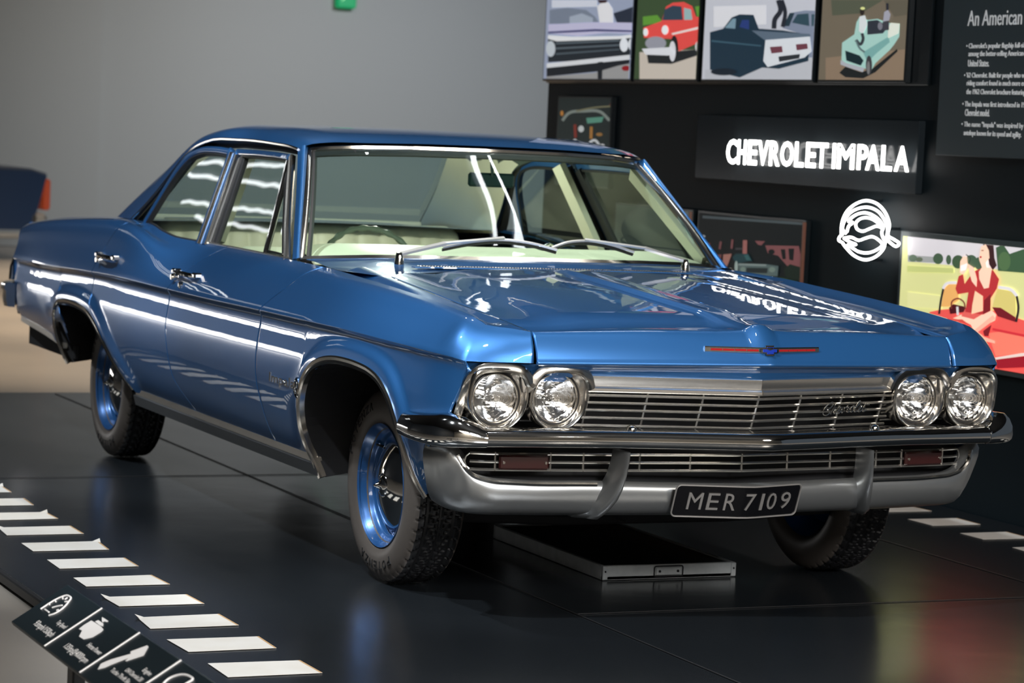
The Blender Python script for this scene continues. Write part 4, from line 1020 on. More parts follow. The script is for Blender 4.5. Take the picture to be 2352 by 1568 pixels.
# ================================================================== WHEELS
def tyre_mesh():
    """upright tyre, axis y, outer side at -y; pattern of grooves modelled in the tread"""
    R, W2 = .303, .093
    prof = [(.176, .055, 0), (.190, .072, 0), (.193, .080, 0), (.205, .088, 0), (.225, .0925, 0), (.250, .093, 0), (.268, .089, 0), (.280, .084, 0), (.290, .078, 0)]
    sh = [(.2975, .0705), (.3005, .062), (.302, .054), (.3025, .048), (.3028, .040), (.303, .036), (.303, .028), (.303, .020), (.303, .014), (.303, .008), (.303, .003), (.303, -.003)]
    full = [(-p[1], p[0], 0) for p in prof]+[(-y, r, 1) for r, y in sh]+[(y, r, 1) for r, y in sh[:-1][::-1]]+[(p[1], p[0], 0) for p in prof[::-1]]
    n = 480; V = []; k = len(full)
    for i in range(n):
        a = 2*math.pi*i/n
        for y, r, tr in full:
            rr = r; ay = abs(y)
            if tr:
                g = 0
                if abs(ay-.044) < .0042 or abs(ay-.0) < .0035: g = 1
                if ay > .047: ph = (i+ay*260) % 10; g = 1 if ph < 2.0 else g
                else: ph = (i+ay*900) % 10; g = 1 if ph < 2.0 else g
                rr = r-.0065*g
            V.append((rr*math.cos(a), y, rr*math.sin(a)))
    F = []; M = []
    for i in range(n):
        j = (i+1) % n
        for q in range(k-1): F.append((i*k+q, j*k+q, j*k+q+1, i*k+q+1)); M.append(1 if full[q][2] and full[q+1][2] else 0)
    return V, F, M
TV, TF, TM = tyre_mesh()
RR = [(.1885, -.080), (.1930, -.086), (.1945, -.084), (.1940, -.080), (.1900, -.076), (.1870, -.070), (.1800, -.060), (.1750, -.052), (.1735, -.044), (.1690, -.036), (.1630, -.033), (.158, -.026), (.153, -.012), (.147, -.004), (.138, -.006), (.128, -.016), (.115, -.026), (.095, -.030), (.02, -.030), (.0, -.030)]
RR2 = [(.19, .08), (.175, .06), (.165, .0), (.158, -.02)]
CAPP = [(.130, -.020), (.1345, -.028), (.1335, -.033), (.128, -.036), (.120, -.040), (.105, -.0465), (.085, -.0535), (.065, -.059), (.045, -.0625), (.038, -.0635), (.036, -.0605), (.034, -.0640), (.030, -.069), (.020, -.0715), (.0135, -.0735), (.0095, -.082), (.004, -.091), (.0, -.0955)]
meshes = {}
def wheel(x, yc, sg, first=[None]):
    if first[0] is None:
        w0 = MB(); w0.lathe(RR, axis='y', n=72); w0.lathe(RR2, axis='y', n=48); rim = w0.build('wheel', WHEELP, car, angle=60)
        t = MB(); t.add(TV, TF); t.M = TM; ty = t.build('tyre', [TYRE, TREAD], rim, angle=40)
        c_ = MB(); c_.lathe([(.128, -.02)]+[(r, h-.012) for r, h in CAPP], axis='y', n=72)
        c2 = c_.build('hub_cap', CHROME, rim, angle=60)
        lts = []
        for base, word in ((-62, 'POTENZA'), (160, 'POTENZA')):
            l = MB()
            for i, ch in enumerate(word):
                V, F = fit_text(ch, .026, .030, extrude=.02)
                th = math.radians(base+i*8.2-90)   # reading around the wheel
                for q in (0,):
                    W = []
                    for a, b_, cc in V:
                        r = .236+b_*.85; ang = -(a-.013)/.25+0; A = math.radians(base)-i*math.radians(8.6)-(a-.013)/.25
                        W.append((r*math.cos(A), -(.0945 if cc > 0 else .088), r*math.sin(A)))
                    l.add(W, F)
            lts.append(l.build('tyre_lettering', TYREL, rim, smooth=False))
        vs = MB(); vs.tube([(-.118, -.03, .105), (-.125, -.052, .112)], .004, 8); vv = vs.build('valve_stem', RUBBER, rim)
        first[0] = (rim, [ty, c2]+lts+[vv]); o = rim; kids = first[0][1]
    else:
        r0, ks = first[0]; o = r0.copy(); COL.objects.link(o); o.parent = car; kids = []
        for q in ks: d = q.copy(); COL.objects.link(d); d.parent = o; kids.append(d)
    o.location = (x, yc*sg*-1 if False else yc*sg, .303)
    if sg > 0: o.rotation_euler = (0, 0, math.pi)
    return o
wheel(0, .762, -1); wheel(-3.023, .775, -1); wheel(0, .762, 1); wheel(-3.023, .775, 1)
# ================================================================== SETTING
FLOOR = mat('polished_concrete', (.38, .34, .29, 1), 0, .22, spec=.5, var=(.9, .5, (.30, .275, .245, 1)), bump=(3, .05, .02))
VINYL = mat('black_vinyl_floor', (.010, .012, .014, 1), 0, .20, spec=.6, bump=(1.3, .12, .03))
nt = VINYL.node_tree; b = nt.nodes['Principled BSDF']; n = nt.nodes.new('ShaderNodeTexNoise'); n.inputs['Scale'].default_value = 2.5; n.inputs['Detail'].default_value = 8
r = nt.nodes.new('ShaderNodeMapRange'); r.inputs[3].default_value = .12; r.inputs[4].default_value = .34; nt.links.new(n.outputs[0], r.inputs[0]); nt.links.new(r.outputs[0], b.inputs['Roughness'])
GREYW = mat('grey_plaster', (.33, .36, .37, 1), 0, .6, bump=(2, .03, .01))
BLKW = mat('black_acrylic_wall', (.006, .011, .014, 1), 0, .5, spec=.15)
BLKB = mat('black_matt_wall', (.008, .012, .015, 1), 0, .45)
CEIL = mat('dark_ceiling', (.012, .013, .015, 1), 0, .8)
WHITE = mat('white_wall', (.52, .49, .44, 1), 0, .6)
DARKW = mat('dark_wall', (.045, .055, .07, 1), 0, .5)
def slab(name, c, d, m, kind='structure', parent=None, bev=0):
    k = MB(); k.box(c, d, 0, bev); o = k.build(name, m, parent, smooth=False)
    if kind: o['kind'] = kind
    return o
slab('floor', (-6, -1, -.085), (36, 24, .10), FLOOR)
slab('wall_back', (-20.2, 6.0, 2.6), (.2, 10, 5.4), GREYW)
slab('wall_back', (-20.2, -6.0, 2.6), (.2, 14, 5.4), DARKW)
slab('ceiling', (-6, -1, 5.4), (36, 24, .1), CEIL)
slab('wall_left', (-6, -11.5, 2.6), (36, .2, 5.4), DARKW)
slab('wall_front', (12.1, -1, 2.6), (.2, 24, 5.4), WHITE)
slab('wall_right', (-2.98, 2.20, 1.8), (4.5, .16, 3.62), BLKW)
# unseen glowing box, added to put a bright streak in the doors
m = MB(); m.box((-19.85, -6.4, .19), (.10, 6.4, .34), 0, .02); m.box((-19.9, -6.4, .19), (.14, 6.8, .45), 1, .0)
o = m.build('streak_glow_box', [mat('streak_glow', (1, 1, 1, 1), 0, .5, emit=(1, .98, .96, 1), estr=6), DARKW], smooth=False)
tag(o, 'long low glowing box added out of frame at the dark far end of the hall', 'lamp')
TUBE = mat('fluorescent_tube', (1, 1, 1, 1), 0, .4, emit=(.93, .98, 1, 1), estr=16)
TUBE2 = mat('dim_tube', (1, 1, 1, 1), 0, .4, emit=(.93, .98, 1, 1), estr=4)
def tube_lamp(p, q, r, label, mt=None):
    k = MB(); k.tube([p, q], r, 8, up=(0, 0, 1) if abs(p[0]-q[0]) > .1 or abs(p[1]-q[1]) > .1 else (1, 0, 0)); o = k.build('fluorescent_tube', mt or TUBE)
    h = MB(); c = [(a+b)/2 for a, b in zip(p, q)]; h.box((c[0], c[1], c[2]+.04), (abs(p[0]-q[0])+.06, abs(p[1]-q[1])+.06, .03)); h.build('tube_housing', DARKW, o, smooth=False)
    tag(o, label, 'lamp', 'fluorescent tubes under the hall ceiling')
tube_lamp((-.75, 1.30, 4.6), (-2.55, 1.30, 4.6), .013, 'thin fluorescent tube above the car on the wall side, out of frame')
tube_lamp((-.70, 1.44, 4.6), (-2.55, 1.44, 4.6), .030, 'thick fluorescent tube nearest the photo wall, out of frame')
for i, (y0, y1) in enumerate(((-4.15, -4.25), (-4.45, -4.40), (-4.75, -4.85), (-5.12, -5.06))):
    k = MB(); k.tube([(-13.6, y0, 4.6), (-19.4, y1, 4.6)], .016, 8); o = k.build('fluorescent_tube', TUBE2)
    h = MB(); h.tube([(-13.5, y0, 4.645), (-19.5, y1, 4.645)], .03, 6); h.build('tube_housing', DARKW, o)
    tag(o, ('nearest', 'second', 'third', 'farthest')[i]+' of four long tubes over the dark far hall, out of frame', 'lamp', 'fluorescent tubes under the hall ceiling')
def ray(px, py):
    return CP, CD+CR*(px-1176)/FPX-CU*(py-784)/FPX
def at(px, py, ax, val):
    o, v = ray(px, py); t = (val-o[ax])/v[ax]; return tuple(o+t*v)
_cols = {}
def flat(rgb, e=0.0, rough=.5):
    k = (rgb, e, rough)
    if k not in _cols: _cols[k] = mat('print_%d_%d_%d' % rgb, sRGB(*rgb), 0, rough, emit=sRGB(*rgb) if e else None, estr=e)
    return _cols[k]
# ---- black display platform with its white tape dashes
pf = MB(); pf.box((-.93, .085, -.0182), (9.06, 4.03, .0336), 0, .003); pf = pf.build('display_platform', VINYL, smooth=False)
tag(pf, 'low black vinyl-covered display platform under the blue car', 'platform')
for x0, y0, x1, y1 in ((-5.4, -.45, 3.5, -.455), (-5.4, 1.33, 3.5, 1.335), (.62, -.452, .625, 2.0), (-2.4, -1.9, -2.405, 1.33)):
    m = MB(); m.box(((x0+x1)/2, (y0+y1)/2, .0008), (max(abs(x1-x0), .006), max(abs(y1-y0), .006), .0016)); m.build('sheet_seam', RUBBER, pf, smooth=False)
m = MB(); m.box((-.93, -1.945, -.012), (9.06, .02, .030), 0, .004); m.build('edge_strip', RUBBER, pf, smooth=False)
TAPE = mat('white_tape', (.70, .67, .62, 1), 0, .45, var=(9, .6, (.62, .57, .50, 1))); TAPEE = mat('tape_edge', (.45, .27, .12, 1), 0, .6)
rnd = random.Random(3)
def dash(xn, y0, y1, wd):
    m = MB(); j = lambda: rnd.uniform(-.007, .007)
    c = [(xn+j(), y0+j()), (xn+j(), y1+j()), (xn-wd+j(), y1+j()), (xn-wd+j(), y0+j())]
    V = [(a, b, .0004) for a, b in c]+[(a, b, .0014) for a, b in c]
    V[5+2] = (V[7][0], V[7][1], .0014)
    m.add(V, [(4, 5, 6, 7), (0, 1, 5, 4), (1, 2, 6, 5), (2, 3, 7, 6), (3, 0, 4, 7)])
    # curled corner
    if rnd.random() < .6:
        a, b = c[2 if rnd.random() < .5 else 3]; m.add([(a, b, .0015), (a+.03, b, .0015), (a, b-.02 if b > y0+.1 else b+.02, .0015), (a-.006, b+(.006 if b > y0+.1 else -.006), .010)], [(0, 1, 3), (0, 3, 2), (1, 2, 3)])
    m.add([(c[1][0], c[1][1]-.006, .0016), (c[1][0], c[1][1], .0016), (c[2][0], c[2][1], .0016), (c[2][0], c[2][1]-.006, .0016)], [(0, 1, 2, 3)], 1)
    m.build('tape_dash', [TAPE, TAPEE], pf, smooth=False)
for i in range(-5, 21): dash(1.26-.3285*i, -1.752, -1.498, .163)
for i in range(-4, 10): dash(-.47-.335*i, 1.735, 1.955, .15)
# ---- grey back wall details
m = MB(); m.box((-20.05, 2.4, 2.66), (.16, 2.8, 5.38)); o = m.build('trim_1', GREYW, smooth=False); o['kind'] = 'structure'
ex = MB(); ex.box((-20.04, 6.55, 2.83), (.10, .23, .32), 0, .02); ex = ex.build('exit_sign', mat('green_exit', (.0, .25, .09, 1), 0, .4, emit=(.0, .30, .10, 1), estr=.5), smooth=False)
tag(ex, 'small green lit exit sign high on the grey back wall', 'sign')
m = MB()
m.add(*[[(-19.985, 6.48, 2.75), (-19.985, 6.50, 2.75), (-19.985, 6.62, 2.88), (-19.985, 6.60, 2.88)], [(0, 1, 2, 3)]][0:2]); m.build('arrow_mark', flat((150, 230, 170), .5), ex, smooth=False)
# ---- feature wall: photo boxes with a glow set on the prints
FR = mat('frame_black', (.006, .009, .011, 1), 0, .3); FRG = mat('frame_grey', (.05, .07, .075, 1), 0, .35)
def ell(cx, cy, rx, ry, n=20): return [(cx+rx*math.cos(2*math.pi*i/n), cy+ry*math.sin(2*math.pi*i/n)) for i in range(n)]
def stroke(P, wd):
    P = [np.array(p, float) for p in P]; P = cat(P, 4); L = []; R_2 = []
    for i, p in enumerate(P):
        t = P[min(i+1, len(P)-1)]-P[max(i-1, 0)]; n = np.array([-t[1], t[0]])/max(np.hypot(*t), 1e-6)*wd/2; L.append(tuple(p+n)); R_2.append(tuple(p-n))
    return L+R_2[::-1]
def tri(poly):
    """ear clipping, returns triangles"""
    idx = list(range(len(poly))); A = sum(poly[i][0]*poly[(i+1) % len(poly)][1]-poly[(i+1) % len(poly)][0]*poly[i][1] for i in idx)
    if A < 0: idx.reverse()
    T = []
    cr = lambda a, b, c: (b[0]-a[0])*(c[1]-a[1])-(b[1]-a[1])*(c[0]-a[0])
    g = 0
    while len(idx) > 3 and g < 900:
        g += 1; ok = False
        for k in range(len(idx)):
            a, b_, c = idx[k-1], idx[k], idx[(k+1) % len(idx)]; pa, pb, pc = poly[a], poly[b_], poly[c]
            if cr(pa, pb, pc) <= 1e-12: continue
            if any(cr(pa, pb, poly[q]) > 0 and cr(pb, pc, poly[q]) > 0 and cr(pc, pa, poly[q]) > 0 for q in idx if q not in (a, b_, c)): continue
            T.append((a, b_, c)); idx.pop(k); ok = True; break
        if not ok: break
    if len(idx) >= 3: T += [(idx[0], idx[i], idx[i+1]) for i in range(1, len(idx)-1)]
    return T
def clip(poly, x0, x1, z0, z1):
    for ax, v, s_ in ((0, x0, 1), (0, x1, -1), (1, z0, 1), (1, z1, -1)):
        out = []
        for i in range(len(poly)):
            a, b_ = poly[i-1], poly[i]; ia, ib = (a[ax]-v)*s_ >= 0, (b_[ax]-v)*s_ >= 0
            if ia != ib: t = (v-a[ax])/(b_[ax]-a[ax]); out.append((a[0]+(b_[0]-a[0])*t, a[1]+(b_[1]-a[1])*t))
            if ib: out.append(b_)
        poly = out
        if not poly: break
    return poly
def poster(label, x0, x1, z0, z1, bg, shapes, e=.55, y=None, frame=FR, fw=.012, conv=lambda x, y: (x, y), cat_='picture', group='lit car photographs on the black feature wall'):
    if y is None: y = 2.074 if z0 > 1.65 else 2.091
    m = MB(); m.box(((x0+x1)/2, y+.014, (z0+z1)/2), (x1-x0+2*fw, .028, z1-z0+2*fw), 0, .003); o = m.build('photo_box', frame, smooth=False)
    tag(o, label, cat_, group)
    m = MB(); mats = [flat(bg, e)]; m.add([(x0, y-.001, z0), (x1, y-.001, z0), (x1, y-.001, z1), (x0, y-.001, z1)], [(0, 1, 2, 3)])
    for i, (rgb, P) in enumerate(shapes):
        Q = [at(*conv(a, b_), 1, y) for a, b_ in P]; Q = clip([(q[0], q[2]) for q in Q], x0, x1, z0, z1)
        if len(Q) < 3: continue
        mt = flat(rgb, e)
        if mt not in mats: mats.append(mt)
        d = y-.0012-.00025*(i+1)
        m.add([(a, d, b_) for a, b_ in Q], tri(Q), mats.index(mt))
    m.build('photo_print', mats, o, smooth=False)
    return o
Z1 = lambda x, y: (1240+x*.2551, y*.2551); Z2 = lambda x, y: (1800+x*.2551, y*.2551)
poster('photo of a lavender car\'s wide chrome grille, far left of the top row', -5.20, -4.19, 1.70, 2.30, (150, 160, 182), [
    ((205, 210, 222), [(110, 0), (520, 0), (520, 60), (110, 70)]), ((118, 128, 145), [(90, 90), (250, 70), (420, 90), (500, 150), (540, 215), (90, 215)]),
    ((160, 170, 185), [(270, 150), (380, 120), (480, 160), (480, 210), (270, 212)]),
    ((38, 46, 62), [(665, 120), (760, 90), (900, 40), (910, 210), (700, 210)]), ((225, 225, 228), [(520, 60), (560, 20), (620, 20), (660, 80), (665, 220), (545, 220)]), ((50, 25, 30), [(520, 0), (615, 0), (600, 25), (545, 30)]),
    ((190, 188, 215), [(80, 220), (500, 200), (880, 205), (902, 240), (895, 305), (600, 295), (350, 325), (80, 300)]), ((60, 62, 110), [(80, 285), (500, 262), (895, 275), (895, 290), (500, 282), (80, 302)]),
    ((28, 36, 44), [(80, 350), (890, 340), (890, 520), (80, 560)]), ((92, 104, 112), [(150, 385), (720, 362), (725, 372), (150, 398)]), ((92, 104, 112), [(150, 430), (720, 400), (725, 412), (150, 444)]), ((80, 92, 100), [(150, 480), (720, 440), (725, 450), (150, 494)]),
    ((228, 230, 232), [(80, 318), (300, 332), (720, 326), (890, 305), (890, 335), (720, 352), (160, 372), (80, 350)]),
    ((225, 230, 235), ell(765, 405, 38, 62)), ((225, 230, 235), ell(842, 400, 38, 62)), ((190, 198, 205), ell(105, 440, 42, 72)),
    ((215, 218, 222), [(70, 572), (870, 488), (885, 520), (700, 560), (70, 612)]), ((20, 26, 34), [(70, 612), (880, 530), (880, 590), (560, 640), (70, 690)]),
    ((150, 150, 150), [(70, 690), (500, 655), (720, 590), (880, 560), (880, 725), (70, 725)]), ((20, 26, 34), [(530, 560), (575, 555), (570, 725), (530, 725)]), ((140, 20, 30), ell(785, 615, 38, 24))], .62, conv=Z1)
poster('photo of a red 1950s car on pale ground, second in the top row', -4.14, -3.50, 1.70, 2.30, (58, 78, 50), [
    ((95, 150, 55), [(930, 150), (1060, 135), (1110, 200), (930, 230)]), ((95, 150, 55), [(1400, 60), (1530, 40), (1530, 130), (1420, 150)]),
    ((198, 188, 175), [(900, 470), (1530, 440), (1530, 760), (900, 760)]), ((28, 33, 36), [(965, 480), (1250, 460), (1480, 440), (1480, 480), (1190, 575), (980, 570)]),
    ((228, 78, 72), [(1140, 60), (1200, 25), (1300, 18), (1375, 55), (1410, 150), (1500, 162), (1505, 260), (1490, 370), (1420, 390), (1255, 462), (1240, 380), (1180, 350), (940, 340), (935, 250), (1100, 190)]),
    ((48, 66, 82), [(1130, 85), (1200, 50), (1280, 58), (1292, 180), (1108, 182)]), ((150, 180, 180), [(1302, 70), (1365, 85), (1378, 178), (1304, 180)]),
    ((230, 222, 215), [(1190, 300), (1470, 232), (1480, 252), (1200, 315)]), ((25, 26, 30), ell(1215, 430, 36, 110)), ((218, 218, 222), ell(1200, 462, 30, 92)), ((210, 205, 205), ell(1440, 420, 36, 55)),
    ((150, 152, 162), ell(1050, 390, 95, 62)), ((220, 222, 226), [(925, 440), (1180, 425), (1225, 480), (1160, 500), (960, 492)]), ((235, 240, 240), ell(960, 290, 22, 36)), ((235, 240, 240), ell(1135, 270, 30, 42))], .62, conv=Z1)
poster('photo of a dark saloon\'s tail beside a light car, third in the top row', -3.44, -2.44, 1.70, 2.30, (196, 198, 206), [
    ((222, 222, 226), [(1640, 15), (1760, 12), (1760, 55), (1640, 62)]), ((188, 190, 196), [(1620, 160), (1888, 130), (1900, 195), (1620, 195)]),
    ((128, 138, 158), [(1798, 64), (1815, 30), (1850, 24), (1900, 26), (1900, 132), (1858, 132), (1862, 85)]), ((48, 74, 86), [(1820, 52), (1832, 33), (1858, 31), (1860, 60)]), ((60, 86, 98), [(1865, 33), (1895, 31), (1895, 58), (1865, 60)]), ((35, 55, 66), [(1800, 60), (1815, 30), (1826, 30), (1814, 60)]),
    ((24, 48, 64), [(1632, 74), (1662, 66), (1682, 40), (1700, 33), (1732, 34), (1744, 66), (1800, 70), (1862, 80), (1858, 140), (1790, 158), (1752, 155), (1700, 178), (1632, 160)]),
    ((120, 150, 165), [(1666, 64), (1684, 43), (1692, 43), (1690, 66)]), ((40, 60, 120), [(1700, 62), (1706, 46), (1722, 46), (1722, 68)]), ((92, 108, 124), [(1728, 70), (1862, 78), (1860, 90), (1760, 94)]), ((60, 92, 108), [(1636, 92), (1750, 104), (1750, 107), (1636, 96)]),
    ((218, 222, 227), [(1760, 92), (1862, 84), (1866, 118), (1850, 132), (1765, 154), (1755, 140)]), ((110, 60, 72), [(1770, 108), (1798, 106), (1800, 120), (1774, 123)]), ((110, 60, 72), [(1830, 102), (1856, 100), (1858, 112), (1832, 116)]), ((40, 46, 52), [(1790, 130), (1840, 124), (1838, 134), (1792, 142)]),
    ((34, 38, 48), stroke([(1790, 0), (1795, 25), (1782, 45), (1780, 66)], 11)), ((34, 38, 48), stroke([(1798, 0), (1806, 28), (1800, 62)], 9)), ((20, 32, 44), ell(1665, 165, 30, 8))], .6)
poster('photo of a mint green open car with people, rightmost of the top row', -2.38, -1.705, 1.70, 2.30, (112, 102, 86), [
    ((138, 118, 98), [(380, 520), (1220, 430), (1220, 740), (380, 740)]), ((84, 88, 72), [(430, 0), (900, 0), (700, 120), (440, 140)]), ((96, 90, 76), [(900, 0), (1220, 0), (1220, 120), (1000, 150)]),
    ((22, 27, 28), [(505, 655), (560, 600), (700, 650), (800, 620), (1025, 440), (1030, 462), (830, 650), (720, 705), (560, 695)]),
    ((165, 205, 195), [(530, 385), (640, 310), (660, 200), (690, 150), (760, 180), (850, 170), (960, 208), (1050, 212), (1045, 330), (1000, 400), (960, 450), (830, 570), (790, 640), (720, 610), (560, 570), (525, 540)]),
    ((120, 170, 165), [(720, 470), (950, 330), (960, 380), (840, 480), (760, 560)]), ((226, 230, 216), [(945, 250), (970, 205), (1050, 213), (1040, 300), (945, 345)]), ((12, 38, 44), [(560, 455), (690, 500), (725, 545), (700, 590), (570, 545)]), ((172, 176, 182), [(518, 540), (570, 568), (735, 612), (720, 650), (600, 612), (518, 582)]),
    ((45, 50, 60), [(760, 190), (850, 180), (950, 240), (900, 300), (760, 312)]), ((58, 58, 62), ell(775, 590, 28, 90)), ((120, 120, 120), ell(770, 610, 14, 60)),
    ((215, 220, 220), [(690, 150), (740, 138), (762, 220), (722, 305), (686, 280)]), ((42, 34, 30), ell(715, 108, 20, 30)), ((222, 226, 150), ell(720, 76, 20, 13)), ((50, 55, 60), stroke([(715, 300), (725, 350), (700, 400), (660, 360)], 26)), ((90, 110, 112), stroke([(660, 360), (700, 440), (740, 470)], 16)),
    ((160, 160, 172), [(915, 110), (950, 88), (972, 130), (960, 185), (905, 195)]), ((40, 42, 50), [(932, 30), (956, 30), (956, 92), (934, 92)]), ((120, 120, 130), ell(880, 235, 22, 36)), ((60, 60, 68), [(905, 195), (960, 190), (960, 270), (905, 275)])], .6, conv=Z2)
m = MB(); m.box((-3.40, 2.111, 2.0), (3.66, .016, .640), 0, .003); o = m.build('display_rail', FR, smooth=False); tag(o, 'long black backing ledge behind the top row of photographs', 'display panel')
poster('small dark photo of a chrome arch, above the car roof beside the grey wall', -5.03, -4.42, 1.16, 1.60, (26, 38, 38), [
    ((92, 100, 100), [(210, 840), (700, 850), (700, 862), (210, 855)]), ((130, 140, 134), stroke([(205, 1085), (260, 1020), (400, 1000), (550, 1008), (630, 1085)], 26)), ((92, 150, 130), [(420, 1062), (580, 1050), (560, 1100), (430, 1112)]),
    ((120, 118, 90), stroke([(330, 1000), (480, 970), (660, 955)], 14)), ((200, 205, 205), ell(375, 1160, 26, 30)), ((130, 50, 40), stroke([(320, 1120), (325, 1240)], 26)), ((170, 120, 60), stroke([(468, 1140), (465, 1250)], 26)), ((150, 110, 60), ell(540, 1210, 30, 16)), ((150, 48, 42), stroke([(640, 950), (690, 910)], 26)),
    ((210, 214, 216), stroke([(445, 1345), (460, 1280), (500, 1262), (535, 1300), (545, 1360)], 22)), ((205, 210, 212), ell(322, 1280, 22, 30)), ((190, 130, 60), ell(205, 1020, 14, 24)), ((190, 195, 195), ell(680, 890, 16, 30)), ((205, 205, 205), ell(570, 1310, 20, 16))], .45, conv=Z1, group='dark photographs lower on the feature wall')
Z7 = lambda x, y: (1550+x*.1488, 480+y*.1488)
o = poster('dark photo of a car before a pink house, behind the windscreen corner', -3.43, -2.46, .62, 1.075, (3, 13, 17), [
    ((70, 80, 84), [(430, 100), (2110, 215), (2110, 255), (430, 140)]), ((122, 74, 76), [(1400, 560), (1920, 570), (1990, 900), (1750, 890), (1600, 720), (1440, 680)]), ((122, 74, 76), [(1240, 490), (1400, 495), (1340, 560), (1290, 550)]),
    ((5, 14, 18), [(1640, 620), (1710, 620), (1720, 770), (1670, 775)]), ((5, 14, 18), [(1760, 610), (1850, 610), (1835, 795), (1775, 780)]), ((5, 14, 18), ell(1500, 660, 50, 40)),
    ((110, 68, 70), stroke([(545, 520), (525, 640)], 30)), ((110, 68, 70), stroke([(720, 500), (700, 620)], 34)), ((118, 72, 74), stroke([(900, 470), (885, 610)], 32)), ((150, 96, 92), stroke([(1095, 480), (1090, 690)], 66)), ((155, 108, 98), [(760, 700), (890, 690), (840, 830), (790, 940), (740, 945)]), ((100, 60, 60), [(660, 700), (740, 700), (700, 900), (660, 860)]), ((60, 58, 62), [(950, 600), (1060, 600), (1060, 625), (950, 628)]),
    ((20, 56, 62), [(900, 740), (960, 690), (1150, 690), (1210, 800), (1000, 830), (930, 800)]), ((50, 90, 92), [(1080, 710), (1140, 705), (1190, 790), (1120, 790)]),
    ((82, 98, 97), [(1000, 835), (1430, 850), (1615, 880), (1600, 1035), (1000, 1025)]), ((26, 36, 38), [(1120, 905), (1450, 912), (1440, 990), (1120, 980)]), ((150, 165, 160), ell(965, 890, 26, 90)), ((112, 128, 120), ell(1070, 930, 40, 40)), ((112, 128, 120), ell(1520, 935, 50, 42)), ((130, 142, 140), [(1000, 840), (1430, 855), (1430, 880), (1000, 868)]),
    ((110, 92, 84), ell(1300, 1060, 60, 24)), ((34, 60, 30), [(1500, 1040), (1700, 1060), (1900, 1110), (2060, 1200), (1400, 1200)]), ((13, 30, 22), [(1700, 930), (1800, 850), (1900, 880), (2040, 920), (2040, 1120), (1740, 1060)]), ((170, 175, 180), ell(445, 420, 50, 20))], .5, conv=Z7, group='dark photographs lower on the feature wall')
m = MB(); m.box((-2.452, 2.085, .848), (.010, .014, .46)); m.build('frame_edge', mat('copper_edge', (.22, .09, .06, 1), 0, .4), o, smooth=False)
poster('sliver of a pale photo showing beside the windscreen pillar', -4.30, -3.50, .62, 1.075, (70, 78, 78), [((130, 90, 76), [(1584, 480), (1592, 480), (1590, 560), (1582, 560)]), ((110, 120, 118), [(1560, 480), (1582, 485), (1582, 540), (1560, 530)])], .3, group='dark photographs lower on the feature wall')
Z4 = lambda x, y: (1950+x*.2423, 520+y*.2423)
skin = (240, 200, 175)
